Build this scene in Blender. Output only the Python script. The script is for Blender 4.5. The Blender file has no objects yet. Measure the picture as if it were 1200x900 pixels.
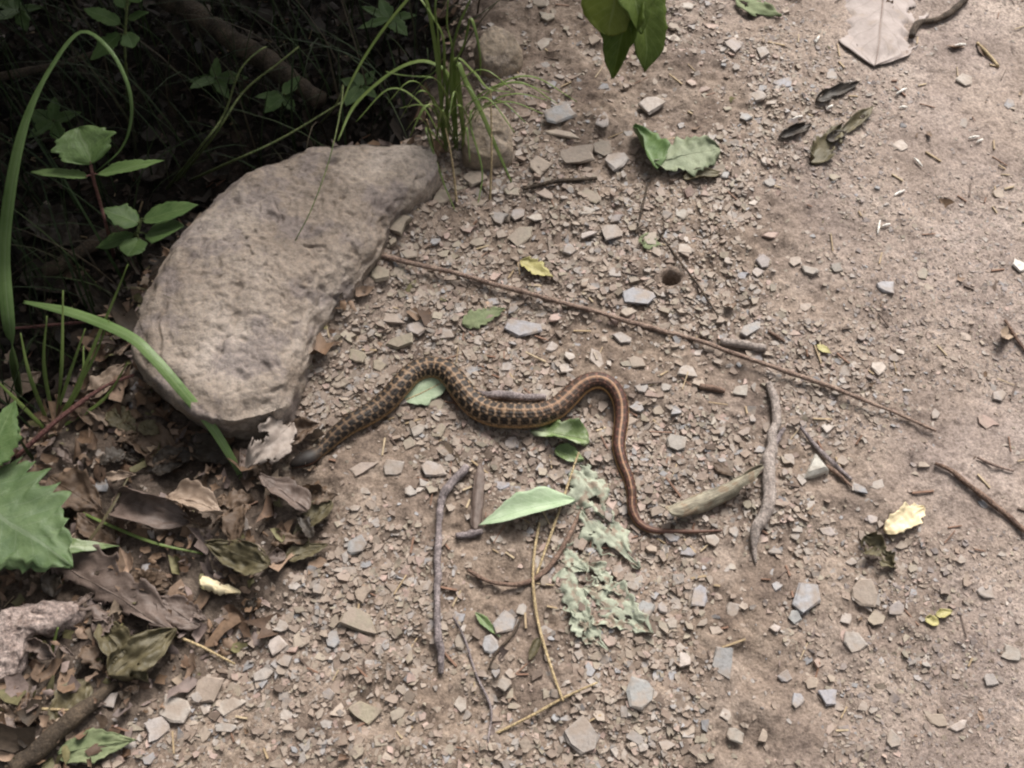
import bpy, math, random
import numpy as np
from mathutils import Vector

random.seed(7)
RNG = np.random.default_rng(7)
S = bpy.context.scene
COL = S.collection
R = math.radians

# ------------------------------------------------------------------ camera
CAM_D, CAM_DEP, HFOV = 0.82, R(60.0), R(50.0)
CAM = np.array([0.0, -CAM_D * math.cos(CAM_DEP), CAM_D * math.sin(CAM_DEP)])
cam = bpy.data.cameras.new('camera')
cam.sensor_fit = 'HORIZONTAL'
cam.angle = HFOV
cam.clip_start, cam.clip_end = 0.01, 500
camo = bpy.data.objects.new('camera', cam)
COL.objects.link(camo)
camo.location = CAM
camo.rotation_euler = (math.pi / 2 - CAM_DEP, 0, 0)
S.camera = camo

# ------------------------------------------------------------------ sky, sun, exposure
SUN_AZ, SUN_EL = R(20), R(48)          # azimuth clockwise from +Y
w = bpy.data.worlds.new('World')
S.world = w
w.use_nodes = True
nt = w.node_tree
sky = nt.nodes.new('ShaderNodeTexSky')
sky.sky_type = 'NISHITA'
sky.sun_disc = False
sky.sun_elevation, sky.sun_rotation = SUN_EL, SUN_AZ
sky.dust_density = 6.0
hs = nt.nodes.new('ShaderNodeHueSaturation')
hs.inputs['Saturation'].default_value = 0.22     # overcast, the blue is hidden by cloud
nt.links.new(sky.outputs[0], hs.inputs['Color'])
nt.links.new(hs.outputs[0], nt.nodes['Background'].inputs['Color'])
nt.nodes['Background'].inputs['Strength'].default_value = 0.05
sun = bpy.data.lights.new('sun', 'SUN')
sun.energy, sun.angle, sun.color = 1.5, R(30), (1.0, 0.955, 0.90)
suno = bpy.data.objects.new('sun', sun)
COL.objects.link(suno)
sd = Vector((math.sin(SUN_AZ) * math.cos(SUN_EL), math.cos(SUN_AZ) * math.cos(SUN_EL), math.sin(SUN_EL)))
suno.location = sd * 4
suno.rotation_euler = sd.to_track_quat('Z', 'Y').to_euler()
S.view_settings.view_transform = 'Standard'
S.view_settings.look = 'None'
S.view_settings.exposure = 1.76
S.view_settings.gamma = 1.0
S.view_settings.use_curve_mapping = False
S.render.engine = 'CYCLES'
S.cycles.filter_width = 2.2
S.cycles.max_bounces = 4
S.cycles.transparent_max_bounces = 4

# ------------------------------------------------------------------ projection between photo pixels (1200x900) and the place
_sd, _cd = math.sin(CAM_DEP), math.cos(CAM_DEP)
AX, AU, AF = np.array([1.0, 0, 0]), np.array([0, _sd, _cd]), np.array([0, _cd, -_sd])
K = math.tan(HFOV / 2) / 600.0
def ray(px, py):
    return AF + AX * (px - 600) * K + AU * (450 - py) * K
def at(px, py, z=0.0):
    d = ray(px, py)
    return CAM + d * ((z - CAM[2]) / d[2])
def proj(x, y, z=0.0):
    vx, vy, vz = x - CAM[0], y - CAM[1], z - CAM[2]
    dep = vy * AF[1] + vz * AF[2]
    dep = np.maximum(dep, 0.05)
    return 600 + vx / dep / K, 450 - (vy * AU[1] + vz * AU[2]) / dep / K
def pxm(px, py, z=0.0):               # metres per pixel there
    return float(np.dot(at(px, py, z) - CAM, AF)) * K

# ------------------------------------------------------------------ noise
_T = RNG.random(65536).astype(np.float64)
def _h(ix, iy, iz=0):
    n = (ix * 73856093) ^ (iy * 19349663) ^ (iz * 83492791)
    n = (n ^ (n >> 13)) * 1274126177
    return _T[(n ^ (n >> 16)) & 65535]
def vnoise(x, y, seed=0):
    x = np.asarray(x, float); y = np.asarray(y, float)
    ix, iy = np.floor(x).astype(np.int64), np.floor(y).astype(np.int64)
    fx, fy = x - ix, y - iy
    fx = fx * fx * (3 - 2 * fx); fy = fy * fy * (3 - 2 * fy)
    a, b = _h(ix, iy, seed), _h(ix + 1, iy, seed)
    c, d = _h(ix, iy + 1, seed), _h(ix + 1, iy + 1, seed)
    return (a + (b - a) * fx) * (1 - fy) + (c + (d - c) * fx) * fy - 0.5
def vnoise3(p, seed=0):
    q = np.asarray(p, float)
    i = np.floor(q).astype(np.int64); f = q - i
    f = f * f * (3 - 2 * f)
    r = 0
    for dx in (0, 1):
        for dy in (0, 1):
            for dz in (0, 1):
                wgt = (f[:, 0] if dx else 1 - f[:, 0]) * (f[:, 1] if dy else 1 - f[:, 1]) * (f[:, 2] if dz else 1 - f[:, 2])
                r = r + wgt * _h(i[:, 0] + dx, i[:, 1] + dy, i[:, 2] + dz + seed * 131)
    return r - 0.5
def fbm(x, y, octs=4, seed=0):
    r, a = 0, 1.0
    for k in range(octs):
        r = r + a * vnoise(x * 2 ** k + 17.3 * k, y * 2 ** k - 9.1 * k, seed + k)
        a *= 0.5
    return r
def sstep(a, b, x):
    t = np.clip((x - a) / (b - a), 0, 1)
    return t * t * (3 - 2 * t)

# ------------------------------------------------------------------ the lie of the land
LB_Y = [-400, 0, 160, 300, 480, 560, 650, 750, 900, 1200]
LB_X = [600, 548, 512, 430, 345, 392, 372, 290, 150, -60]
DB_Y = [-400, 0, 150, 210, 300, 400, 520, 700, 1000]
DB_X = [580, 535, 505, 290, 175, 110, 10, -120, -300]
MOUND = [at(a, b)[:2] for a, b in ((470, 262), (452, 282), (434, 308), (412, 335), (390, 365), (372, 395), (356, 425))]
def litter(x, y):                      # 1 on the littered bank, 0 on the trodden path
    px, py = proj(x, y)
    return 1 - sstep(-60, 30, px - np.interp(py, LB_Y, LB_X) + 60 * fbm(x * 14, y * 14, 2, 40))
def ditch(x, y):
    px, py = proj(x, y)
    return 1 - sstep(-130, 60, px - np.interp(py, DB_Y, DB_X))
def trod(x, y):                        # smooth trodden clay towards the right
    px, py = proj(x, y)
    return sstep(-150, 200, px - np.interp(py, [-200, 0, 300, 600, 900], [760, 830, 960, 1010, 960]) + 160 * fbm(x * 7, y * 7, 2, 41))
def Hs(x, y):                          # smooth ground
    x = np.asarray(x, float); y = np.asarray(y, float)
    far = sstep(0.8, 6.0, np.hypot(x, y))
    mound = 0
    for mx, my in MOUND: mound = np.maximum(mound, np.exp(-((x - mx) ** 2 + (y - my) ** 2) / .028 ** 2))
    return 0.014 * mound + 0.010 * fbm(x * 4, y * 4, 2, 3) - 0.085 * ditch(x, y) + 0.012 * litter(x, y) * fbm(x * 16, y * 16, 2, 9) + far * 0.5 * fbm(x * .3, y * .3, 2, 5)
def H(x, y):
    t = trod(x, y)
    g = Hs(x, y) + (0.0070 - 0.0042 * t) * fbm(x * 38, y * 38, 3, 20) + (0.0032 - 0.0018 * t) * fbm(x * 190, y * 190, 2, 30)
    hx, hy = HOLE[0], HOLE[1]
    d2 = ((x - hx) / 0.0060) ** 2 + ((y - hy) / 0.0052) ** 2
    return g - 0.035 * np.exp(-d2 ** 2) + 0.002 * np.exp(-((np.sqrt(d2) - 1.7) / .5) ** 2)
HOLE = at(786, 330, 0.0)[:2]
def gat(px, py, dz=0.0, smooth=False):
    p = at(px, py, 0.0)
    f = Hs if smooth else H
    for _ in range(6):
        p = at(px, py, float(f(p[0], p[1])) + dz)
    return p

# ------------------------------------------------------------------ materials
def new_mat(name):
    m = bpy.data.materials.new(name)
    m.use_nodes = True
    n = m.node_tree
    b = n.nodes['Principled BSDF']
    return m, n, b
def nd(n, kind, **kw):
    x = n.nodes.new(kind)
    for k, v in kw.items():
        if k in x.inputs: x.inputs[k].default_value = v
        else: setattr(x, k, v)
    return x
def ramp(n, fac, stops):
    r = n.nodes.new('ShaderNodeValToRGB')
    e = r.color_ramp.elements
    while len(e) < len(stops): e.new(0.5)
    for i, (p, c) in enumerate(stops):
        e[i].position = p; e[i].color = (*c, 1)
    n.links.new(fac, r.inputs[0])
    return r.outputs[0]
def mix(n, fac, a, b, mode='MIX'):
    x = n.nodes.new('ShaderNodeMix'); x.data_type = 'RGBA'; x.blend_type = mode
    for sock, v in ((x.inputs[0], fac), (x.inputs[6], a), (x.inputs[7], b)):
        if hasattr(v, 'is_linked'): n.links.new(v, sock)
        elif isinstance(v, (int, float)): sock.default_value = v
        else: sock.default_value = (*v, 1)
    return x.outputs[2]
def noise(n, co, scale, detail=4, rough=.55):
    x = nd(n, 'ShaderNodeTexNoise', Scale=scale, Detail=detail, Roughness=rough)
    n.links.new(co, x.inputs['Vector'])
    return x.outputs['Fac']
def bump(n, b, h, strength, dist):
    x = nd(n, 'ShaderNodeBump', Strength=strength, Distance=dist)
    n.links.new(h, x.inputs['Height'])
    n.links.new(x.outputs[0], b.inputs['Normal'])
def wpos(n):
    return n.nodes.new('ShaderNodeNewGeometry').outputs['Position']
def ocoord(n):
    return n.nodes.new('ShaderNodeTexCoord').outputs['Object']
def math_node(n, op, a, b=None):
    x = n.nodes.new('ShaderNodeMath'); x.operation = op
    for i, v in enumerate((a, b)):
        if v is None: continue
        if hasattr(v, 'is_linked'): n.links.new(v, x.inputs[i])
        else: x.inputs[i].default_value = v
    return x.outputs[0]

def m_ground():
    m, n, b = new_mat('trail_soil')
    P = wpos(n)
    soil = ramp(n, noise(n, P, 26, 6), [(.28, (.112, .081, .063)), (.5, (.208, .158, .122)), (.75, (.302, .242, .193))])
    clay = ramp(n, noise(n, P, 16, 6), [(.25, (.182, .14, .115)), (.5, (.288, .229, .192)), (.8, (.385, .32, .276))])
    shade_hum = ramp(n, noise(n, P, 60, 5), [(.3, (.008, .006, .004)), (.55, (.02, .014, .010)), (.8, (.06, .042, .03))])  # bank humus, taken near-black so its colour carries the deep shade
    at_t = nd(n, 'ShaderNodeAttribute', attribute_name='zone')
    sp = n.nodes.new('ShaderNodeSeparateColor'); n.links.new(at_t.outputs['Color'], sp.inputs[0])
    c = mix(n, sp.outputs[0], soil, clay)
    c = mix(n, sp.outputs[1], c, shade_hum)
    grain = ramp(n, noise(n, P, 420, 4, .7), [(.28, (.45, .43, .41)), (.55, (1, 1, 1)), (.75, (1.4, 1.38, 1.35))])
    c = mix(n, 1.0, c, grain, 'MULTIPLY')
    mot = ramp(n, noise(n, P, 170, 3, .6), [(.34, (.62, .60, .60)), (.46, (1, 1, 1)), (.7, (1.08, 1.07, 1.06))])
    c = mix(n, 1.0, c, mot, 'MULTIPLY')
    gr = ramp(n, noise(n, P, 9, 3), [(.4, (1, 1, 1)), (.7, (.92, .93, .98))])
    c = mix(n, 1.0, c, gr, 'MULTIPLY')
    n.links.new(c, b.inputs['Base Color'])
    b.inputs['Roughness'].default_value = .85
    b.inputs['Specular IOR Level'].default_value = .25
    bump(n, b, math_node(n, 'ADD', noise(n, P, 500, 4, .65), noise(n, P, 160, 3)), .7, .0016)
    return m
def m_stone(attr=False):
    m, n, b = new_mat('shale_gravel' if attr else 'shale_chip')
    P = wpos(n)
    if attr:
        base = nd(n, 'ShaderNodeAttribute', attribute_name='tint').outputs['Color']
    else:
        base = n.nodes.new('ShaderNodeObjectInfo').outputs['Color']
    d = ramp(n, noise(n, P, 300, 5, .65), [(.25, (.66, .64, .62)), (.5, (1, 1, 1)), (.8, (1.22, 1.2, 1.17))])
    c = mix(n, 1.0, base, d, 'MULTIPLY')
    dirt = ramp(n, noise(n, P, 90, 4), [(.44, (0, 0, 0)), (.64, (1, 1, 1))])
    c = mix(n, math_node(n, 'MULTIPLY', dirt, .8), c, (.24, .188, .148))
    n.links.new(c, b.inputs['Base Color'])
    b.inputs['Roughness'].default_value = .62
    b.inputs['Specular IOR Level'].default_value = .4
    bump(n, b, noise(n, P, 450, 4, .6), .5, .0008)
    return m
def m_rock(name, stops, scale=16, patch=(.2, .18, .2)):
    m, n, b = new_mat(name)
    P = wpos(n)
    c = ramp(n, noise(n, P, scale, 7, .62), stops)
    pt = ramp(n, noise(n, P, scale * 2.1 + 3, 5), [(.52, (0, 0, 0)), (.60, (1, 1, 1))])
    c = mix(n, math_node(n, 'MULTIPLY', pt, .55), c, patch)
    g = ramp(n, noise(n, P, 260, 5, .7), [(.30, (.58, .56, .55)), (.48, (1, 1, 1)), (.68, (1.35, 1.32, 1.28))])
    c = mix(n, 1.0, c, g, 'MULTIPLY')
    n.links.new(c, b.inputs['Base Color'])
    b.inputs['Roughness'].default_value = .6
    b.inputs['Specular IOR Level'].default_value = .4
    bump(n, b, math_node(n, 'ADD', noise(n, P, 330, 5, .7), math_node(n, 'MULTIPLY', noise(n, P, 70, 5), 1.6)), .8, .0024)
    return m
def m_wood(name, dark, light, rough=.8, stretch=1.0, scale=120):
    m, n, b = new_mat(name)
    P = wpos(n)
    c = ramp(n, noise(n, P, scale, 5, .65), [(.3, dark), (.7, light)])
    g = ramp(n, noise(n, P, 600, 3, .7), [(.3, (.5, .5, .5)), (.5, (1, 1, 1)), (.66, (1.5, 1.48, 1.45))])
    c = mix(n, 1.0, c, g, 'MULTIPLY')
    n.links.new(c, b.inputs['Base Color'])
    b.inputs['Roughness'].default_value = rough
    b.inputs['Specular IOR Level'].default_value = .3
    bump(n, b, noise(n, P, 420, 5, .7), 1.0, .002)
    return m
def m_leaf(name, c1, c2, vein, rough=.5, trans=.25, blotch=None, nscale=90, vs=.5, stri=0.0):
    m, n, b = new_mat(name)
    P = wpos(n)
    c = ramp(n, noise(n, P, nscale, 5, .6), [(.3, c1), (.7, c2)])
    if blotch:
        bl = ramp(n, noise(n, P, nscale * .8 + 11, 4), [(.54, (0, 0, 0)), (.62, (1, 1, 1))])
        c = mix(n, bl, c, blotch)
    uv = n.nodes.new('ShaderNodeUVMap'); uv.uv_map = 'UVMap'
    sp = n.nodes.new('ShaderNodeSeparateXYZ'); n.links.new(uv.outputs[0], sp.inputs[0])
    s = math_node(n, 'ABSOLUTE', math_node(n, 'SUBTRACT', sp.outputs[1], .5))       # 0 at midrib, .5 at margin
    if stri:
        cm = n.nodes.new('ShaderNodeCombineXYZ')
        n.links.new(math_node(n, 'MULTIPLY', sp.outputs[0], 3.0), cm.inputs[0]); n.links.new(math_node(n, 'MULTIPLY', sp.outputs[1], 45.0), cm.inputs[1])
        st = ramp(n, noise(n, cm.outputs[0], 1.0, 3), [(.35, (1 - stri,) * 3), (.65, (1 + stri,) * 3)])
        c = mix(n, 1.0, c, st, 'MULTIPLY')
    rib = math_node(n, 'LESS_THAN', s, .022)
    ph = math_node(n, 'SUBTRACT', math_node(n, 'MULTIPLY', sp.outputs[0], 9.0), math_node(n, 'MULTIPLY', s, 5.0))
    fr = math_node(n, 'FRACT', ph)
    side = math_node(n, 'LESS_THAN', fr, .11)
    v = math_node(n, 'MAXIMUM', rib, math_node(n, 'MULTIPLY', side, .55))
    c = mix(n, math_node(n, 'MULTIPLY', v, vs), c, vein)
    n.links.new(c, b.inputs['Base Color'])
    b.inputs['Roughness'].default_value = rough
    b.inputs['Specular IOR Level'].default_value = .35
    hh = math_node(n, 'ADD', noise(n, P, 300, 3), math_node(n, 'MULTIPLY', v, -.5))
    bump(n, b, hh, .5, .0009)
    if trans:
        t = n.nodes.new('ShaderNodeBsdfTranslucent'); n.links.new(c, t.inputs[0])
        ms = n.nodes.new('ShaderNodeMixShader'); ms.inputs[0].default_value = trans
        n.links.new(b.outputs[0], ms.inputs[1]); n.links.new(t.outputs[0], ms.inputs[2])
        n.links.new(ms.outputs[0], n.nodes['Material Output'].inputs[0])
    return m
def m_attr(name, rough=.7, spec=.3, scale=300, bs=.4, lo=.7, hi=1.2):
    m, n, b = new_mat(name)
    P = wpos(n)
    base = nd(n, 'ShaderNodeAttribute', attribute_name='tint').outputs['Color']
    d = ramp(n, noise(n, P, scale, 4, .6), [(.3, (lo,) * 3), (.7, (hi,) * 3)])
    n.links.new(mix(n, 1.0, base, d, 'MULTIPLY'), b.inputs['Base Color'])
    b.inputs['Roughness'].default_value = rough
    b.inputs['Specular IOR Level'].default_value = spec
    bump(n, b, noise(n, P, scale * 1.4, 3), bs, .0006)
    return m

M = {}
M['ground'] = m_ground()
M['chip'] = m_stone(False)
M['gravel'] = m_stone(True)
M['boulder'] = m_rock('boulder_stone', [(.28, (.115, .088, .068)), (.44, (.205, .163, .13)), (.56, (.268, .221, .182)), (.72, (.358, .305, .264))], 13, (.155, .128, .125))
M['tanrock'] = m_rock('tan_stone', [(.25, (.15, .115, .08)), (.5, (.26, .205, .15)), (.8, (.36, .29, .22))], 25, (.22, .18, .15))
M['paledead'] = m_leaf('large_pale_dead_leaf', (.27, .225, .205), (.38, .325, .30), (.2, .16, .14), .75, .05, (.30, .245, .21), 50, .5)
M['lobed'] = m_leaf('dull_toothed_leaf', (.07, .115, .045), (.115, .165, .07), (.16, .2, .125), .6, .15)
M['palefold'] = m_leaf('pale_folded_leaf', (.26, .345, .205), (.38, .455, .31), (.46, .52, .39), .6, .1)
M['dullgreen'] = m_leaf('dull_green_leaf', (.14, .165, .095), (.235, .26, .165), (.3, .32, .22), .65, .1)
M['yellowgreen'] = m_leaf('yellow_green_leaf', (.20, .25, .04), (.29, .34, .07), (.33, .38, .13), .5, .45)
M['longstick'] = m_wood('pale_brown_stick', (.12, .075, .058), (.32, .235, .185))
M['stick'] = m_wood('brown_stick_bark', (.085, .05, .038), (.23, .155, .115))
M['greywood'] = m_wood('weathered_grey_wood', (.15, .12, .105), (.40, .345, .31))
M['purplewood'] = m_wood('dark_violet_bark', (.05, .04, .041), (.32, .27, .265))
M['pinkbark'] = m_wood('faded_pink_bark', (.16, .11, .09), (.28, .205, .17))
M['darkwood'] = m_wood('dark_damp_wood', (.022, .016, .012), (.10, .072, .05))
M['logwood'] = m_wood('shaded_log_bark', (.035, .026, .019), (.12, .088, .06), scale=60)  # bark tone darkened to paint in the bank's shade
M['straw'] = m_wood('dry_straw', (.30, .22, .12), (.46, .36, .21), .6)
M['redstem'] = m_wood('red_stem', (.12, .05, .045), (.20, .095, .08), .5)
M['greenstem'] = m_wood('green_stem', (.06, .085, .025), (.14, .16, .06), .5)
M['blade'] = m_leaf('grass_blade', (.125, .185, .045), (.22, .285, .085), (.28, .33, .15), .4, .3, nscale=40)
M['thickblade'] = m_leaf('broad_grass_blade', (.12, .195, .06), (.195, .285, .105), (.28, .34, .18), .4, .3, nscale=40, stri=.3)
M['fresh'] = m_leaf('fresh_green_leaf', (.075, .135, .04), (.135, .205, .07), (.2, .27, .12), .5, .25)
M['drop'] = m_leaf('olive_green_leaf', (.10, .15, .025), (.17, .23, .05), (.24, .3, .11), .45, .5)
M['paleleaf'] = m_leaf('pale_leaf_underside', (.21, .27, .165), (.32, .38, .255), (.40, .45, .33), .6, .1)
M['midgreen'] = m_leaf('fallen_green_leaf', (.075, .125, .04), (.20, .26, .105), (.3, .36, .18), .45, .2, (.33, .38, .24), 60)
M['greygreen'] = m_leaf('weathered_grey_green_leaf', (.205, .22, .165), (.37, .39, .30), (.20, .2, .15), .8, .05, (.22, .175, .13), 150)
M['curl'] = m_leaf('dry_grey_leaf', (.135, .115, .082), (.30, .27, .20), (.17, .14, .1), .75, .05, (.20, .15, .10), 140, .25, .5)
M['dead'] = m_leaf('dead_brown_leaf', (.065, .042, .028), (.155, .105, .07), (.10, .065, .045), .6, .15)
M['deadtan'] = m_leaf('dead_tan_leaf', (.23, .165, .12), (.36, .275, .21), (.22, .16, .12), .6, .15)
M['deadpale'] = m_leaf('pale_torn_leaf', (.24, .195, .165), (.36, .305, .265), (.22, .18, .15), .6, .15)
M['deadpurple'] = m_leaf('purplish_brown_leaf', (.09, .064, .052), (.175, .13, .108), (.21, .16, .13), .55, .15)
M['deadolive'] = m_leaf('olive_brown_leaf', (.06, .05, .026), (.145, .12, .066), (.12, .1, .055), .55, .15)
M['deaddark'] = m_leaf('blackened_shade_leaf', (.022, .017, .013), (.065, .05, .037), (.04, .03, .02), .55, .05)  # rotted black leaves; also painted shade on the bank leaves
M['yellow'] = m_leaf('yellow_leaf', (.34, .30, .11), (.47, .42, .19), (.5, .45, .25), .5, .2)
M['cream'] = m_leaf('cream_leaf', (.58, .47, .28), (.70, .60, .40), (.6, .5, .32), .55, .1)
M['mossy'] = m_leaf('mossy_flake', (.10, .13, .06), (.20, .22, .12), (.14, .16, .08), .8, .05)
M['litter'] = m_attr('leaf_litter', .65, .3)
M['bark'] = m_wood('rotten_pale_bark', (.13, .09, .075), (.48, .39, .35), .8, scale=160)
M['white'] = m_wood('white_petal', (.62, .58, .52), (.78, .75, .7), .6)
M['snake'] = m_attr('snake_scales', .58, .3, 500, .15, .8, 1.15)
M['eye'] = m_wood('snake_eye', (.008, .006, .005), (.02, .012, .008), .12)

# ------------------------------------------------------------------ object helpers
def mesh_data(name, V, F, mat=None, uv=None, tint=None, smooth=True):
    me = bpy.data.meshes.new(name)
    me.from_pydata([tuple(v) for v in V], [], [tuple(int(i) for i in f) for f in F])
    me.polygons.foreach_set('use_smooth', [smooth] * len(me.polygons))
    if mat: me.materials.append(mat)
    if uv is not None:
        l = me.uv_layers.new(name='UVMap')
        vi = np.empty(len(me.loops), np.int32); me.loops.foreach_get('vertex_index', vi)
        l.data.foreach_set('uv', np.asarray(uv, np.float32)[vi].ravel())
    if tint is not None:
        a = me.attributes.new('tint', 'FLOAT_COLOR', 'POINT')
        a.data.foreach_set('color', np.c_[tint, np.ones(len(V))].astype(np.float32).ravel())
    me.update()
    return me
def tag(o, label=None, cat=None, group=None, kind=None):
    if label: o['label'] = label
    if cat: o['category'] = cat
    if group: o['group'] = group
    if kind: o['kind'] = kind
    return o
def empty(name, loc):
    o = bpy.data.objects.new(name, None)
    o.empty_display_size = .02
    o.location = loc
    COL.objects.link(o)
    return o
def obj(name, V, F, mat, parent=None, uv=None, tint=None, smooth=True, solid=0.0, base=None):
    """V in world metres; the origin becomes the parent's or the lowest middle point"""
    V = np.asarray(V, float)
    if parent is not None:
        org = np.zeros(3); q = parent
        while q is not None:
            org = org + np.array(q.location); q = q.parent
    elif base is not None: org = np.asarray(base, float)
    else: org = np.array([*V[:, :2].mean(0), V[:, 2].min()])
    o = bpy.data.objects.new(name, mesh_data(name, V - org, F, mat, uv, tint, smooth))
    COL.objects.link(o)
    if parent is not None: o.parent = parent
    else: o.location = org
    if solid:
        md = o.modifiers.new('thickness', 'SOLIDIFY'); md.thickness = solid; md.offset = 0
    return o
def spline(P, n, closed=False):
    P = np.asarray(P, float)
    if len(P) == 2: return P[0] + (P[1] - P[0]) * np.linspace(0, 1, n)[:, None]
    Q = np.vstack([2 * P[0] - P[1], P, 2 * P[-1] - P[-2]])
    seg = np.maximum(np.linalg.norm(np.diff(P[:, :3], axis=0), axis=1), 1e-9)
    cum = np.r_[0, np.cumsum(seg)]
    t = np.linspace(0, cum[-1], n)
    k = np.clip(np.searchsorted(cum, t, 'right') - 1, 0, len(P) - 2)
    f = ((t - cum[k]) / seg[k])[:, None]
    a, b, c, d = Q[k], Q[k + 1], Q[k + 2], Q[k + 3]
    return .5 * (2 * b + (c - a) * f + (2 * a - 5 * b + 4 * c - d) * f ** 2 + (3 * b - a - 3 * c + d) * f ** 3)
def frames(C):
    T = np.gradient(C, axis=0); T /= np.linalg.norm(T, axis=1)[:, None] + 1e-12
    up = np.array([0, 0, 1.0])
    Sd = np.cross(T, up)
    ln = np.linalg.norm(Sd, axis=1)
    for i in range(len(Sd)):
        if ln[i] < 1e-3: Sd[i] = Sd[i - 1] if i else (1, 0, 0)
    Sd /= np.linalg.norm(Sd, axis=1)[:, None] + 1e-12
    return T, Sd, np.cross(Sd, T)
def tube(C, rad, n=9, rough=0.0, seed=0, freq=150):
    C = np.asarray(C, float); N = len(C)
    rad = np.broadcast_to(np.asarray(rad, float), (N,))
    T, Sd, U = frames(C)
    th = np.linspace(0, 2 * math.pi, n, endpoint=False)
    V = C[:, None, :] + rad[:, None, None] * (np.cos(th)[None, :, None] * Sd[:, None, :] + np.sin(th)[None, :, None] * U[:, None, :])
    if rough:
        q = V.reshape(-1, 3)
        k = 1 + rough * (vnoise3(q * freq, seed) + .6 * vnoise3(q * freq * 2.3, seed + 5)) * 2
        V = (C[:, None, :] + (V - C[:, None, :]) * k.reshape(N, n, 1))
    V = V.reshape(-1, 3)
    F = [(i * n + j, i * n + (j + 1) % n, (i + 1) * n + (j + 1) % n, (i + 1) * n + j) for i in range(N - 1) for j in range(n)]
    F += [tuple(range(n - 1, -1, -1)), tuple((N - 1) * n + j for j in range(n))]
    return V, F
def on_ground(pts, lift=0.0, n=60, smooth=True):
    """photo points -> a smooth world curve lying on the ground"""
    P = np.array([gat(p[0], p[1], (p[2] if len(p) > 2 else 0) + lift, smooth) for p in pts])
    return spline(P, n)
def stick(name, pts, rpx, mat, label, cat='stick', group=None, n=60, sides=9, rough=.12, seed=0, parent=None, sink=.25):
    pm = pxm(pts[len(pts) // 2][0], pts[len(pts) // 2][1])
    rr = np.interp(np.linspace(0, 1, n), np.linspace(0, 1, len(rpx)), rpx) * pm
    sx = np.linspace(0, 1, n) * n
    rr = rr * (1 + rough * 1.5 * vnoise(sx * .11 + seed * 3.7, sx * 0 + seed, 501) + rough * .8 * vnoise(sx * .33 + seed, sx * 0 + seed, 502))
    Q = spline(np.array([(p[0], p[1], p[2] if len(p) > 2 else 0) for p in pts], float), n)
    tt = np.linspace(-1, 1, n)
    C = np.array([gat(q_[0], q_[1], 0, True) for q_ in Q])
    for _ in range(2):
        hh = H(C[:, 0], C[:, 1])
        fit = np.polyval(np.polyfit(tt, hh, 3 if n > 30 else 2), tt)
        zz = fit + np.percentile(hh - fit, 88) + .0009 + rr * (1 - sink) + Q[:, 2]
        C = np.array([at(q_[0], q_[1], z_) for q_, z_ in zip(Q, zz)])
    for ax_ in (0, 1):
        C[:, ax_] += rr * (rough * 4.0) * vnoise(sx * .17 + seed * 1.9, sx * 0 + seed + 9 * ax_, 503 + ax_)
    V, F = tube(C, rr, sides, rough, seed)
    o = obj(name, V, F, mat, parent)
    if parent is None: tag(o, label, cat, group)
    return o

# ------------------------------------------------------------------ ground sheet
def axis(a, b, fine, far):
    c = np.arange(a, b, fine)
    lo, hi, s = [], [], fine
    x = a
    while x > -far: s *= 1.25; x -= s; lo.append(x)
    x, s = c[-1], fine
    while x < far: s *= 1.25; x += s; hi.append(x)
    return np.r_[lo[::-1], c, hi]
gx, gy = axis(-.66, .66, .0021, 60), axis(-.38, .62, .0021, 60)
X, Y = np.meshgrid(gx, gy)
Z = H(X, Y)
nx, ny = len(gx), len(gy)
me = bpy.data.meshes.new('ground')
me.vertices.add(nx * ny)
me.vertices.foreach_set('co', np.c_[X.ravel(), Y.ravel(), Z.ravel()].astype(np.float32).ravel())
ii = (np.arange(ny - 1)[:, None] * nx + np.arange(nx - 1)[None, :]).ravel()
q = np.c_[ii, ii + 1, ii + nx + 1, ii + nx].astype(np.int32)
me.loops.add(q.size); me.loops.foreach_set('vertex_index', q.ravel())
me.polygons.add(len(q))
me.polygons.foreach_set('loop_start', np.arange(0, q.size, 4, dtype=np.int32))
me.update(calc_edges=True); me.validate()
me.polygons.foreach_set('use_smooth', [True] * len(me.polygons))
za = me.attributes.new('zone', 'FLOAT_COLOR', 'POINT')
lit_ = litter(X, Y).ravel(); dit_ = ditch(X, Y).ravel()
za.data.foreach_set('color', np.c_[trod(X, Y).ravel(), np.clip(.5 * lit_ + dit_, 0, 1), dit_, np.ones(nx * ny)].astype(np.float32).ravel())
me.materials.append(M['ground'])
ground = bpy.data.objects.new('ground', me)
COL.objects.link(ground)
tag(ground, 'brown trodden dirt trail with a humus bank coloured dark for shade', 'ground', kind='structure')

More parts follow.
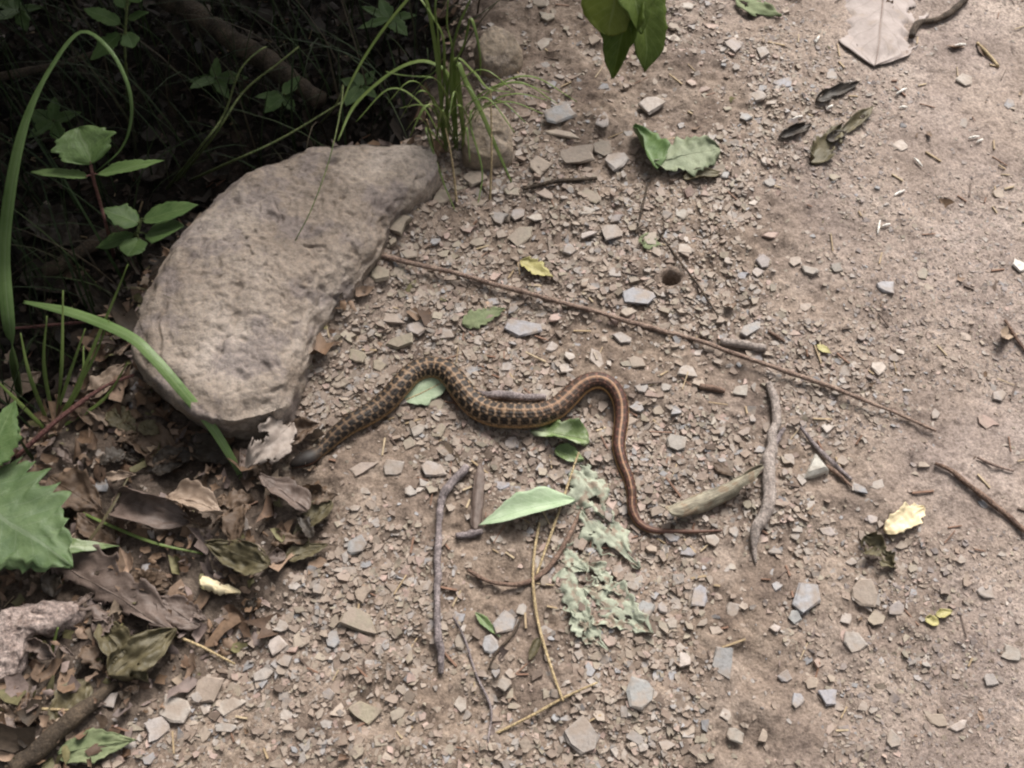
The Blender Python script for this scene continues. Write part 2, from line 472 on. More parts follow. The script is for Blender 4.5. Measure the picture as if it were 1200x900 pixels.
# ------------------------------------------------------------------ boulder
def rock_from_outline(name, pts, zt, center, mat, bulge, drop, amp, seed, N=220, MR=70, MS=26, under=.25, terr=0):
    """pts: outline of the upper face in photo pixels, zt: its height above ground at each point"""
    P = np.array([at(p[0], p[1], z) for p, z in zip(pts, zt)])
    P = spline(np.vstack([P, P[:1]]), N + 1)[:-1]
    c = at(center[0], center[1], np.mean(zt))
    A = np.c_[P[:, :2], np.ones(N)]
    pl = np.linalg.lstsq(A, P[:, 2], rcond=None)[0]
    V = []
    for r in np.linspace(0.0, 1, MR):
        xy = c[:2] + (P[:, :2] - c[:2]) * r
        zp = xy @ pl[:2] + pl[2]
        zz = zp + (P[:, 2] - (P[:, :2] @ pl[:2] + pl[2])) * r ** 4 + bulge * (1 - r ** 2) - .006 * sstep(.86, 1, r)
        V.append(np.c_[xy, zz])
    for s in np.linspace(0, 1, MS)[1:]:
        off = 1 + .03 * math.sin(min(1, s * 2) * math.pi / 2) - under * s ** 1.6
        xy = c[:2] + (P[:, :2] - c[:2]) * off
        V.append(np.c_[xy, P[:, 2] - .006 - drop * s])
    V = np.array(V); rows = len(V)
    q = V.reshape(-1, 3)
    # normals, roughly
    du = np.roll(V, -1, 1) - np.roll(V, 1, 1); dv = np.gradient(V, axis=0)
    nn = np.cross(dv, du); nn /= np.linalg.norm(nn, axis=2)[..., None] + 1e-12
    nn[0] = (0, 0, 1)
    nn = np.where(nn[..., 2:3] < -.9, -nn, nn).reshape(-1, 3)
    out = q - np.array([c[0], c[1], np.min(zt)])
    sg = np.sign(np.einsum('ij,ij->i', nn, out + np.array([0, 0, .03]))); nn *= np.where(sg == 0, 1, sg)[:, None]
    d = amp * (1.5 * vnoise3(q * 18, seed) + .9 * vnoise3(q * 45, seed + 1) + .55 * vnoise3(q * 110, seed + 2) + .4 * vnoise3(q * 260, seed + 3))
    wq = q + .012 * np.c_[vnoise3(q * 60, seed + 30), vnoise3(q * 60, seed + 31), vnoise3(q * 60, seed + 32)]
    rid = 1 - np.abs(vnoise3(wq * np.array([22, 30, 22]), seed + 9)) * 2
    d -= amp * .8 * np.clip((rid - .94) / .06, 0, 1) * sstep(.02, .2, vnoise3(q * 16, seed + 4))
    pit = vnoise3(wq * 85, seed + 12)
    d -= amp * .55 * sstep(.26, .40, pit) + amp * .35 * sstep(.2, .4, vnoise3(wq * 200, seed + 13))
    lay = vnoise3(wq * np.array([9, 9, 60]), seed + 15)
    d += amp * .5 * (np.floor(lay * 6) / 6)
    fade = np.ones((rows, N)); fade[:4] *= np.linspace(.0, 1, 4)[:, None]
    d0 = (d.reshape(rows, N)[0].mean())
    d = (d.reshape(rows, N) * fade + d0 * (1 - fade)).ravel()
    q = q + nn * d[:, None]
    F = [(i * N + j, i * N + (j + 1) % N, (i + 1) * N + (j + 1) % N, (i + 1) * N + j) for i in range(rows - 1) for j in range(N)]
    F.append(tuple((rows - 1) * N + j for j in range(N)))
    return obj(name, q, [f[::-1] for f in F], mat)
bo = [(156, 385), (172, 335), (205, 277), (240, 235), (285, 203), (325, 182), (362, 166), (410, 162), (455, 162), (500, 161), (514, 178), (503, 205), (478, 230),
      (456, 258), (446, 288), (430, 312), (410, 338), (388, 362), (370, 386), (366, 404), (354, 428), (347, 452), (328, 474), (290, 486), (252, 487), (212, 468), (180, 440), (160, 418)]
bz = [.056, .056, .054, .052, .049, .046, .043, .040, .037, .035, .033, .031, .030, .029, .028, .027, .027, .027, .027, .027, .030, .033, .040, .046, .050, .054, .056, .056]
tag(rock_from_outline('boulder', bo, bz, (318, 310), M['boulder'], .010, .13, .0046, 2, 360, 120, 36), 'large rough grey-brown boulder at the edge of the dirt path', 'rock')
tag(rock_from_outline('block_stone', [(541, 135), (560, 124), (588, 128), (600, 150), (598, 178), (580, 190), (555, 184), (541, 168)], [.03, .034, .03, .024, .014, .01, .016, .024], (570, 155), M['tanrock'], .004, .06, .002, 21, 90, 30, 12),
    'squared tan stone standing beside the grass tuft', 'rock')
tag(rock_from_outline('yellowish_stone', [(556, 52), (575, 30), (602, 36), (612, 58), (600, 76), (570, 78)], [.025, .03, .026, .018, .012, .018], (582, 55), M['tanrock'], .006, .05, .0025, 33, 90, 30, 12),
    'rounded yellowish stone between the grass and the gravel', 'rock')

# ------------------------------------------------------------------ stones of the path
TINT = {'blue': (.24, .232, .236), 'tan': (.275, .222, .178), 'olive': (.232, .195, .147), 'pale': (.335, .29, .255), 'pink': (.32, .23, .195), 'grey': (.27, .238, .215), 'brown': (.205, .152, .119), 'white': (.58, .54, .48)}
LANDMARK = [('the squared tan standing stone', 575, 165), ('the rounded yellowish stone', 590, 55), ('the sapling leaves hanging over the path', 740, 60), ('the two-toned crumpled leaf', 790, 185), ('the decayed olive leaf', 960, 165), ('the large pale dead leaf', 1025, 30),
    ('the white petal bits', 1060, 215), ('the yellow-green leaf', 630, 320), ('the mossy-green leaf above the snake', 567, 376), ('the upper end of the long stick', 440, 300), ('the small hole', 786, 330), ('the short stubby stick', 870, 403), ('the lower end of the long stick', 1080, 495),
    ('the fork of the driftwood stick', 910, 505), ('the white triangular stone', 952, 549), ('the rolled dry leaf', 830, 585), ('the last bend of the snake', 715, 450), ('the first bend of the snake', 500, 430), ('the middle of the snake', 600, 485), ('the snake head', 360, 540),
    ('the snake tail', 745, 590), ('the pale folded green leaf', 615, 600), ('the upper end of the dark bent twig', 540, 560), ('the lower end of the dark bent twig', 515, 770), ('the tattered leaf scraps', 700, 690), ('the foot of the long straw', 660, 820), ('the bright cream leaf scrap', 1060, 608),
    ('the yellow petal-like scraps', 1098, 725), ('the bent brown twig on clay', 1150, 580), ('the large smooth blue-grey stone', 944, 700), ('the cream bark chip', 260, 690), ('the round tan stone', 245, 812), ('the thick dark branch', 90, 840), ('the large olive-grey flat stone', 420, 728), ('the cream-white pebble', 1195, 312),
    ('the right edge of the boulder', 420, 330)]
WORD = {'blue': 'blue-grey', 'tan': 'tan', 'olive': 'olive-brown', 'pale': 'pale cream-grey', 'pink': 'pinkish-brown', 'grey': 'warm-grey', 'white': 'white'}
def chip_label(px, py, wpx, tint):
    lm = min(LANDMARK, key=lambda l: (l[1] - px) ** 2 + (l[2] - py) ** 2)[0]
    sz = 'broad' if wpx >= 27 else ('medium' if wpx >= 17.5 else 'small')
    lb = f'{sz} {WORD[tint]} shale chip lying nearest {lm}'
    return lb, f'{sz} {WORD[tint]} chips near {lm.replace("the ", "", 1)}'
def stone_template(seed):
    r = np.random.default_rng(seed)
    n = int(r.integers(5, 9))
    a = np.sort((np.arange(n) + r.uniform(-.33, .33, n)) / n * 2 * math.pi)
    rad = .5 * r.uniform(.62, 1.16, n)
    o = np.c_[np.cos(a) * rad, np.sin(a) * rad]
    tx, ty = r.uniform(-.25, .25, 2)
    rings = []
    for sc, z, j in ((.8, -.5, .03), (1.0, .05, .04), (.985, .3, .03), (.9, .5, .05)):
        oo = o * sc + r.uniform(-j, j, (n, 2))
        rings.append(np.c_[oo, z + (tx * oo[:, 0] + ty * oo[:, 1]) * (1 if z > .2 else .5) + r.uniform(-.05, .05, n)])
    V = np.vstack(rings)
    F = [(k * n + j, k * n + (j + 1) % n, (k + 1) * n + (j + 1) % n, (k + 1) * n + j) for k in range(3) for j in range(n)]
    F.append(tuple(range(n - 1, -1, -1))); F.append(tuple(3 * n + j for j in range(n)))
    me = mesh_data('stone_chip', V, F, M['chip'], smooth=False)
    return me
TPL = [stone_template(100 + i) for i in range(28)]
stones_xy = []
def chip(px, py, wpx, hpx, tint, seed, name='stone_chip', label=None, cat='stone', group=None, rot=None, thick=None, tilt=.13, sink=.22, tpl=None):
    p = gat(px, py, 0)
    k = pxm(px, py)
    a, b_ = wpx * k, hpx * k / .87
    r = random.Random(seed)
    o = bpy.data.objects.new(name, TPL[(seed if tpl is None else tpl) % len(TPL)])
    th = thick if thick else min(a, b_) * r.uniform(.11, .24) + .0011
    o.scale = (a * 1.05, b_ * 1.05, th)
    zz = rot if rot is not None else r.uniform(-.5, .5) + r.choice((0, math.pi))
    o.rotation_euler = (r.uniform(-tilt, tilt), r.uniform(-tilt, tilt), zz)
    hz = max(float(H(p[0] + dx * a * .3, p[1] + dy * b_ * .3)) for dx in (-1, 0, 1) for dy in (-1, 0, 1)) * .6 + float(Hs(p[0], p[1])) * .4
    o.location = (p[0], p[1], hz + th * (.5 - sink) - .0006)
    c = TINT[tint]; f = r.uniform(.86, 1.12)
    o.color = (c[0] * f, c[1] * f * r.uniform(.98, 1.02), c[2] * f * r.uniform(.96, 1.04), 1)
    COL.objects.link(o)
    lb, gp = (label, group) if label else chip_label(px, py, wpx, tint)
    tag(o, lb, cat, gp)
    stones_xy.append((p[0], p[1], max(a, b_) * .5))
    return o
hero = [  # px, py, w, h, tint
 (655, 138, 42, 24, 'blue'), (762, 125, 32, 25, 'pale'), (660, 160, 40, 14, 'tan'), (707, 138, 16, 26, 'grey'), (675, 186, 46, 24, 'tan'), (632, 195, 26, 24, 'tan'), (725, 190, 34, 24, 'grey'),
 (557, 212, 28, 20, 'tan'), (518, 236, 20, 20, 'olive'), (607, 255, 20, 16, 'grey'), (585, 257, 20, 20, 'grey'), (628, 257, 18, 12, 'pale'), (682, 246, 34, 14, 'grey'), (690, 232, 30, 14, 'olive'), (716, 276, 34, 22, 'grey'),
 (688, 278, 24, 10, 'pale'), (722, 258, 17, 12, 'grey'), (445, 325, 28, 22, 'olive'), (735, 366, 22, 13, 'tan'), (667, 294, 18, 18, 'blue'), (728, 398, 30, 14, 'grey'), (700, 422, 17, 26, 'pale'),
 (595, 430, 18, 16, 'grey'), (760, 283, 26, 20, 'olive'), (498, 343, 24, 14, 'olive'), (490, 388, 30, 20, 'grey'), (460, 376, 28, 14, 'tan'), (470, 402, 32, 18, 'olive'), (577, 355, 18, 10, 'blue'), (521, 392, 22, 16, 'grey'),
 (948, 318, 20, 16, 'grey'), (1038, 338, 22, 18, 'blue'), (980, 314, 14, 12, 'grey'), (887, 321, 14, 12, 'pale'), (1030, 432, 22, 16, 'pale'), (833, 492, 13, 12, 'pale'), (844, 506, 12, 11, 'blue'), (880, 386, 32, 16, 'blue'),
 (1155, 495, 26, 18, 'pink'), (1095, 487, 14, 12, 'grey'), (1170, 465, 20, 14, 'grey'), (1012, 698, 32, 30, 'tan'), (819, 700, 26, 28, 'blue'), (910, 687, 15, 13, 'blue'), (908, 736, 14, 12, 'pale'), (835, 634, 19, 16, 'pale'),
 (970, 624, 22, 13, 'pale'), (1022, 609, 16, 14, 'grey'), (788, 731, 18, 14, 'pale'), (931, 722, 18, 16, 'blue'), (848, 775, 26, 34, 'blue'), (803, 775, 22, 16, 'pale'), (992, 725, 16, 14, 'pale'), (1000, 756, 30, 24, 'grey'),
 (970, 817, 24, 20, 'blue'), (851, 838, 14, 14, 'pale'), (860, 864, 24, 16, 'grey'), (1098, 845, 26, 16, 'tan'), (1122, 852, 22, 14, 'pale'), (1155, 695, 22, 16, 'grey'), (1185, 767, 22, 18, 'grey'), (1160, 797, 18, 14, 'grey'),
 (1045, 868, 20, 18, 'grey'), (1026, 726, 22, 16, 'olive'), (1050, 715, 18, 18, 'grey'), (418, 640, 26, 24, 'blue'), (425, 697, 22, 24, 'tan'), (537, 726, 18, 15, 'blue'), (591, 730, 30, 28, 'blue'),
 (575, 758, 20, 20, 'blue'), (611, 715, 16, 14, 'grey'), (745, 684, 28, 18, 'grey'), (755, 714, 26, 26, 'blue'), (775, 715, 14, 14, 'blue'), (583, 632, 18, 12, 'grey'), (478, 762, 13, 16, 'grey'), (590, 803, 22, 16, 'grey'),
 (541, 828, 18, 18, 'pale'), (430, 836, 40, 20, 'olive'), (540, 752, 24, 18, 'olive'), (460, 550, 30, 20, 'grey'), (506, 553, 36, 20, 'grey'), (425, 549, 36, 13, 'tan'), (745, 866, 22, 14, 'grey'), (208, 832, 42, 30, 'pale'),
 (268, 827, 38, 20, 'pale'), (75, 818, 40, 24, 'blue'), (128, 823, 25, 18, 'grey'), (185, 855, 28, 26, 'grey'), (325, 757, 24, 20, 'pale'), (355, 751, 26, 18, 'tan'), (390, 750, 16, 22, 'blue'), (310, 790, 30, 15, 'grey'),
 (265, 853, 28, 12, 'grey'), (331, 735, 20, 16, 'grey'), (490, 505, 18, 16, 'pale'), (514, 505, 22, 16, 'olive'), (482, 575, 16, 12, 'grey'), (793, 520, 34, 20, 'grey'), (752, 455, 18, 16, 'blue'), (640, 462, 16, 14, 'pale'),
 (668, 418, 16, 12, 'pale'), (745, 425, 24, 18, 'tan'), (780, 455, 16, 12, 'grey'), (560, 400, 16, 16, 'pale'), (1130, 97, 24, 18, 'pale'), (860, 55, 22, 18, 'grey'), (895, 62, 20, 16, 'grey'), (480, 520, 18, 14, 'olive'),
 (660, 560, 20, 12, 'grey'), (655, 530, 18, 14, 'pale'), (770, 600, 18, 12, 'tan'), (420, 420, 26, 16, 'olive'), (400, 450, 22, 14, 'olive'), (560, 240, 18, 14, 'tan'), (640, 230, 22, 12, 'tan'), (600, 225, 20, 12, 'olive'),
 (790, 200, 18, 14, 'grey'), (800, 250, 18, 12, 'grey'), (720, 320, 18, 12, 'grey'), (690, 330, 22, 13, 'pale'), (650, 375, 16, 12, 'pink'), (520, 300, 18, 12, 'olive'), (560, 285, 20, 14, 'tan'), (480, 300, 20, 14, 'olive')]
SPECIAL = [
 (612, 387, 46, 22, 'blue', 'broad flat blue-grey shale flake below the long brown stick, above the snake'),
 (748, 351, 42, 27, 'blue', 'pointed blue-grey shale flake just above the middle of the long brown stick'),
 (466, 267, 32, 32, 'olive', 'large olive-tan shale slab leaning by the right edge of the boulder'),
 (610, 277, 34, 27, 'olive', 'rounded olive-grey flat stone just above the small yellow-green leaf'),
 (944, 700, 42, 32, 'blue', 'large smooth blue-grey stone below the forked grey driftwood stick'),
 (750, 811, 34, 33, 'blue', 'broad square-cornered blue-grey stone at the foot of the tattered grey-green leaf'),
 (682, 863, 50, 38, 'grey', 'large flat grey stone sunk in dirt below the dry straw stalk'),
 (420, 728, 48, 32, 'olive', 'large smooth olive-grey flat stone between the litter and the dark straight twig'),
 (245, 812, 40, 38, 'tan', 'round tan flat stone with a rusty spot, beside the leaf litter'),
 (1195, 312, 20, 18, 'white', 'small cream-white pebble alone on the bare clay'),
]
for i, (px, py, a, b_, t) in enumerate(hero):
    chip(px, py, a, b_, t, 500 + i)
for i, (px, py, a, b_, t, lb) in enumerate(SPECIAL):
    chip(px, py, a, b_, t, 900 + i, label=lb, sink=.15, tilt=.08)
c = chip(952, 549, 30, 24, 'white', 41, label='white triangular stone beside the forked grey driftwood stick', rot=.2, thick=.011, sink=.12)
me3 = bpy.data.meshes.new('triangular_stone')
tv = [(-.55, -.42, -.5), (.5, -.35, -.5), (.22, .5, -.5), (-.5, -.4, -.1), (.48, -.33, .1), (.2, .5, .2), (-.30, -.22, .2), (.36, -.2, .35), (.18, .36, .5)]
tf = [(2, 1, 0), (0, 1, 4, 3), (1, 2, 5, 4), (2, 0, 3, 5), (3, 4, 7, 6), (4, 5, 8, 7), (5, 3, 6, 8), (6, 7, 8)]
me3.from_pydata(tv, [], tf); me3.materials.append(M['chip']); c.data = me3

# the other large chips, to about 300 in all
fill, guard = len(stones_xy), 0
while fill < 305 and guard < 6000:
    guard += 1
    px, py = RNG.uniform(-10, 1210), RNG.uniform(-10, 905)
    p = at(px, py)
    if litter(p[0], p[1]) > .35 and RNG.random() > .12: continue
    if trod(p[0], p[1]) > .5 and RNG.random() > .26: continue
    if min((p[0] - s[0]) ** 2 + (p[1] - s[1]) ** 2 - (s[2] + .006) ** 2 for s in stones_xy) < 0: continue
    bx, by = proj(p[0], p[1])
    if 150 < px < 500 and 160 < py < 490 and px < np.interp(py, [160, 260, 350, 430, 490], [520, 450, 385, 350, 340]): continue
    t = str(RNG.choice(['blue', 'tan', 'olive', 'pale', 'pink', 'grey'], p=[.22, .2, .16, .1, .06, .26]))
    s = float(np.clip(RNG.lognormal(math.log(15.5), .2), 12, 24))
    chip(px, py, s, s * RNG.uniform(.55, .95), t, 2000 + guard, sink=.42 + .25 * trod(p[0], p[1]))
    fill += 1

# all the finer gravel and soil crumbs: one mass
def scatter(n, dens, xr=(-.8, .8), yr=(-.42, .72)):
    out = []
    tot = 0
    while tot < n:
        x, y = RNG.uniform(*xr, n), RNG.uniform(*yr, n)
        k = RNG.random(n) < dens(x, y)
        out.append(np.c_[x, y][k]); tot += k.sum()
    return np.vstack(out)[:n]
def bulk_mesh(name, V, Flist, tint, mat, smooth=False):
    """V (n,k,3); Flist: list of faces over k indices"""
    n, k = V.shape[:2]
    me = bpy.data.meshes.new(name)
    me.vertices.add(n * k); me.vertices.foreach_set('co', V.astype(np.float32).ravel())
    idx, tot = [], []
    for f in Flist: idx += f; tot.append(len(f))
    L = (np.arange(n)[:, None] * k + np.array(idx)[None, :]).astype(np.int32)
    me.loops.add(L.size); me.loops.foreach_set('vertex_index', L.ravel())
    st = np.r_[0, np.cumsum(tot)[:-1]]
    me.polygons.add(n * len(Flist))
    me.polygons.foreach_set('loop_start', (np.arange(n)[:, None] * len(idx) + st[None, :]).astype(np.int32).ravel())
    me.update(calc_edges=True)
    me.polygons.foreach_set('use_smooth', [smooth] * len(me.polygons))
    a = me.attributes.new('tint', 'FLOAT_COLOR', 'POINT')
    a.data.foreach_set('color', np.c_[np.repeat(tint, k, 0), np.ones(n * k)].astype(np.float32).ravel())
    me.materials.append(mat)
    o = bpy.data.objects.new(name, me)
    COL.objects.link(o)
    return o
def chips_bulk(xy, size, flat, tint, sink):
    n = len(xy); k = 5
    ang = (np.arange(k)[None, :] + RNG.uniform(-.42, .42, (n, k))) / k * 2 * math.pi + RNG.uniform(0, 6.28, (n, 1))
    rad = size[:, None] * .5 * RNG.uniform(.6, 1.25, (n, k))
    asp = RNG.uniform(.45, 1.0, (n, 1)); ro = RNG.uniform(0, 3.14, (n, 1))
    ox, oy = np.cos(ang) * rad, np.sin(ang) * rad * asp
    ox, oy = ox * np.cos(ro) - oy * np.sin(ro), ox * np.sin(ro) + oy * np.cos(ro)
    th = size * flat + .0003
    tx, ty = RNG.normal(0, .18, (n, 1)), RNG.normal(0, .18, (n, 1))
    h = H(xy[:, 0], xy[:, 1]) - th * sink
    top = RNG.uniform(.84, 1.0, (n, k))
    b = np.stack([xy[:, :1] + ox * .95, xy[:, 1:] + oy * .95, (h - th * .9)[:, None] + tx * ox + ty * oy], 2)
    t = np.stack([xy[:, :1] + ox * top, xy[:, 1:] + oy * top, (h + th * .9)[:, None] + tx * ox + ty * oy + RNG.normal(0, .08, (n, k)) * th[:, None]], 2)
    return np.concatenate([b, t], 1)
CF = [[j, (j + 1) % 5, 5 + (j + 1) % 5, 5 + j] for j in range(5)] + [list(range(5, 10))]
NG = 112000
gxy = scatter(NG, lambda x, y: np.clip(1.0 - .92 * litter(x, y) - .30 * trod(x, y), .03, 1) * (ditch(x, y) < .25) * np.clip(.62 + 2.0 * fbm(x * 13, y * 13, 3, 60), .08, 1))
tr_ = trod(gxy[:, 0], gxy[:, 1])
gs = np.clip(RNG.lognormal(math.log(.0035), .55, NG), .0012, .0108) * (1 - .45 * tr_)
hd_ = np.hypot(gxy[:, 0] - HOLE[0], gxy[:, 1] - HOLE[1]); gs[hd_ < .011] = .0008
# keep the loose gravel out of the boulder's footprint edge heights: chips under it simply lie beneath
pal = np.array([TINT[k] for k in ('blue', 'tan', 'olive', 'pale', 'pink', 'grey', 'brown')])
pk = RNG.choice(7, NG, p=[.06, .17, .14, .04, .06, .15, .38])
tint = pal[pk] * RNG.uniform(.7, 1.12, (NG, 1))
vd = RNG.random(NG) < .38 * tr_
tint[vd] = np.array([.165, .135, .125]) * RNG.uniform(.75, 1.25, (vd.sum(), 1))
o = bulk_mesh('gravel', chips_bulk(gxy, gs, RNG.uniform(.05, .20, NG), tint, RNG.uniform(-.3, .8, NG) + .35 * tr_), CF, tint, M['gravel'])
tag(o, 'fine shale gravel and soil crumbs strewn over the dirt path', 'gravel', kind='stuff')

# ------------------------------------------------------------------ the snake
SN = [(341, 547, 2.8), (346, 544, 5.4), (353, 541, 7.4), (362, 537, 8.4), (371, 531, 7.4), (380, 523, 7.6), (392, 511, 9.3), (408, 499, 10.8), (430, 486, 12.0), (452, 471, 12.4), (470, 453, 12.3), (483, 438, 12.2), (498, 431, 12.2), (514, 431, 12.4),
      (528, 440, 12.8), (540, 456, 13.3), (556, 473, 14.0), (577, 484, 14.4), (602, 488, 14.3), (627, 487, 13.8), (649, 480, 12.8), (664, 468, 11.8), (678, 455, 10.9), (692, 448, 10.2), (706, 448, 9.6), (719, 456, 9.1), (727, 471, 8.6), (728.5, 490, 8.1), (726, 509, 7.6),
      (725, 526, 7.2), (729, 544, 6.6), (736, 561, 6.1), (740, 578, 5.6), (741, 596, 5.1), (748, 610, 4.6), (760, 618, 4.1), (775, 621, 3.4), (798, 622, 2.5), (822, 622, 1.8), (846, 621, .8)]
pts, rads = [], []
for px, py, hw in SN:
    r = hw * pxm(px, py)
    z = float(Hs(*at(px, py)[:2])) + r * .88 + .0012
    pts.append(at(px, py, z)); rads.append(r)
pts = np.array(pts)
pts[0:5, 2] += np.array([.004, .004, .004, .003, .001])
full = spline(np.c_[pts, rads], 1250)
C, rr = full[:, :3], np.maximum(full[:, 3], .0004)
hg = np.array([float(H(c[0], c[1])) for c in C])
kk = np.ones(61) / 61
hgs = np.convolve(np.pad(hg, 30, mode='edge'), kk, 'valid')
C[:, 2] = np.maximum(hgs + rr * .86, C[:, 2] * .5 + (hgs + rr * .86) * .5)
T, Sd, U = frames(C)
u = np.r_[0, np.cumsum(np.linalg.norm(np.diff(C, axis=0), axis=1))]
NS = 72
th = np.linspace(-math.pi, math.pi, NS, endpoint=False)           # 0 = back, +-pi = belly
uu, aa = np.meshgrid(u, th, indexing='ij')
Lt = u[-1]
# overlapping keeled scales in oblique rows
rows = 21
sl = .0042
va = aa / (2 * math.pi) * rows
row = np.floor(va + .5)
fv = va - row
fu = (uu / (sl * np.clip(rr[:, None] / .009, .3, 1.1)) + .5 * (row % 2)) % 1.0
sc = (1 - (2 * fv) ** 2) * (.35 + .65 * (1 - fu)) + .35 * np.exp(-(fv / .08) ** 2)
hd = 1 - sstep(.014, .026, uu)                                     # smooth head shields
disp = rr[:, None] * .075 * sc * (1 - hd) * (np.abs(aa) < 2.3)
flat = np.where(np.cos(aa) < 0, .86, 1.0)                          # flatter belly
wid = 1 + .12 * hd
rx, rz = (rr[:, None] * wid + disp) * np.sin(aa), (rr[:, None] * (1 - .22 * hd) + disp) * np.cos(aa) * flat
SV = C[:, None, :] + rx[..., None] * Sd[:, None, :] + rz[..., None] * U[:, None, :]
# colouring: two rows of alternating dark spots each side, three pale stripes, redder towards the tail
f = uu / Lt
post = sstep(.42, .66, f)
ant = np.array([.215, .14, .085]); red = np.array([.115, .045, .031])
base = ant + (red - ant) * post[..., None]
base = base * (1 - .5 * sstep(.30, .08, f))[..., None]
per = .0064
ab = np.abs(aa)
jit = .0017 * vnoise(uu * 160, aa * 2 + 50, 77)
def spots(a0, aw, phase, ul):
    x = ((uu + jit) / per + phase) % 1.0 - .5
    return sstep(1.12, .80, (np.abs(x / ul) ** 2.6 + np.abs((ab - a0) / aw) ** 2.6) ** (1 / 2.6))
sp = np.maximum(np.maximum(spots(.36, .33, 0, .415), spots(.95, .33, .5, .415)), .6 * spots(1.42, .2, 0, .3))
spot_w = sp * (.97 - .28 * post) * (1 - hd * .6)
dk = np.array([.009, .0065, .005])
colr = base + (dk - base) * spot_w[..., None]
dors = np.exp(-(aa / .14) ** 4) * (.10 + .68 * post)
lat = np.exp(-((ab - (1.62 - .22 * post)) / .20) ** 4) * (.50 + .42 * post) * (1 - hd)
colr = colr + (np.array([.42, .25, .145]) - colr) * (dors * (1 - hd))[..., None]
colr = colr + (np.array([.46, .27, .11]) - colr) * lat[..., None]
dl = np.exp(-((ab - 1.08) / .14) ** 4) * post * .75
colr = colr + (dk - colr) * dl[..., None]
bel = sstep(1.9, 2.2, ab)
colr = colr + (np.array([.30, .27, .19]) - colr) * bel[..., None]
ed = np.exp(-(((fu - .08) / .12)) ** 2) * .45 * (1 - hd)
colr = colr * (1 - ed[..., None])
sk_ = np.exp(-((np.abs(fv) - .5) / .10) ** 2) * sstep(.3, .8, fu) * (1 - hd) * (1 - bel) * .30
colr = colr + (np.array([.25, .15, .085]) - colr) * (sk_ * (1 - .6 * sstep(.28, .08, f)))[..., None]
hcol = np.array([.016, .012, .010]); lip = np.array([.15, .065, .042])
hc = hcol + (lip - hcol) * sstep(1.2, 1.7, ab)[..., None]
colr = colr + (hc - colr) * hd[..., None]
tl = sstep(.80, .92, f)[..., None]
colr = colr + (np.array([.11, .055, .042]) - colr) * tl * .6
N = len(C)
SF = [(i * NS + j, (i + 1) * NS + j, (i + 1) * NS + (j + 1) % NS, i * NS + (j + 1) % NS) for i in range(N - 1) for j in range(NS)]
SF += [tuple(range(NS)), tuple((N - 1) * NS + j for j in range(NS - 1, -1, -1))]
snake = obj('snake', SV.reshape(-1, 3), SF, M['snake'], tint=colr.reshape(-1, 3))
tag(snake, 'brown checkered garter snake with pale stripes stretched in curves across the gravel path', 'snake')
ie = int(np.searchsorted(u, .0095))
for s in (-1, 1):
    c0 = C[ie] + Sd[ie] * s * rr[ie] * .92 + U[ie] * rr[ie] * .34
    e = []
    for i in range(9):
        for j in range(12):
            a, b_ = math.pi * i / 8, 2 * math.pi * j / 12
            e.append(c0 + .0013 * np.array([math.sin(a) * math.cos(b_), math.sin(a) * math.sin(b_), math.cos(a)]))
    obj('eye', e, [(i * 12 + j, (i + 1) * 12 + j, (i + 1) * 12 + (j + 1) % 12, i * 12 + (j + 1) % 12) for i in range(8) for j in range(12)], M['eye'], snake)

# ------------------------------------------------------------------ sticks and twigs
stick('long_stick', [(427, 295), (470, 305), (520, 317), (580, 333), (640, 350), (700, 366), (745, 379), (800, 394), (850, 410), (900, 428), (950, 445), (1000, 464), (1050, 484), (1097, 505)], [3.0, 2.9, 2.8, 2.8, 2.8, 2.7, 2.5, 2.2, 1.4], M['longstick'], 'long thin straight brown stick lying across the path', n=160, rough=.13, seed=1, sink=.1)
stick('stick_stub', [(845, 399), (870, 404), (897, 408)], [4.5, 5.4, 5.0], M['greywood'], 'short stubby grey-brown stick touching the long brown stick', n=24, seed=2)
fs = stick('driftwood_stick', [(900, 449), (907, 470), (908, 495), (904, 520), (902, 548), (901, 575), (897, 600), (885, 625), (883, 645), (886, 660)], [4.2, 5.2, 6, 6.6, 7, 7.4, 7.4, 6.5, 4.4, 1.5], M['greywood'], 'bleached grey driftwood stick with a small side fork', n=90, sides=12, rough=.16, seed=3)
stick('side_fork', [(905, 528, .002), (912, 512, .003), (919, 502, .005)], [4, 3.4, 2.6], M['purplewood'], '', n=16, seed=4, parent=fs)
stick('side_splinter', [(901, 590), (889, 612), (883, 632)], [5, 3.4, 1.6], M['greywood'], '', n=16, seed=5, parent=fs)
stick('dark_twig', [(547, 546), (540, 553), (527, 569), (519, 583), (515, 600), (513, 640), (514, 670), (511, 705), (514, 750), (517, 790)], [5.8, 5.2, 4.6, 4.3, 4.5, 4.4, 4.2, 3.6], M['purplewood'], 'dark violet-grey bent twig standing below the snake between gravel stones'.replace('standing', 'lying'), cat='twig', n=90, sides=11, rough=.2, seed=6, sink=.0)
stick('grey_twig', [(556, 461), (580, 463), (610, 465), (640, 466)], [4.6, 5.2, 5, 4], M['purplewood'], 'short grey-violet twig lying just above the middle of the snake', cat='twig', n=30, rough=.18, seed=7)
stick('knotted_twig', [(535, 627), (550, 626), (566, 622)], [3.5, 4.6, 3.6], M['purplewood'], 'little knotted dark twig at the tip of the pale folded green leaf', cat='twig', n=16, rough=.2, seed=9)
stick('leaf_stalk', [(548, 668), (575, 682), (612, 684), (640, 668), (660, 640), (680, 601)], [2.2, 2.6, 3, 3.2, 3.4, 2.2], M['stick'], 'curved brown leaf stalk arching below the pale folded green leaf', cat='twig', n=50, seed=10)
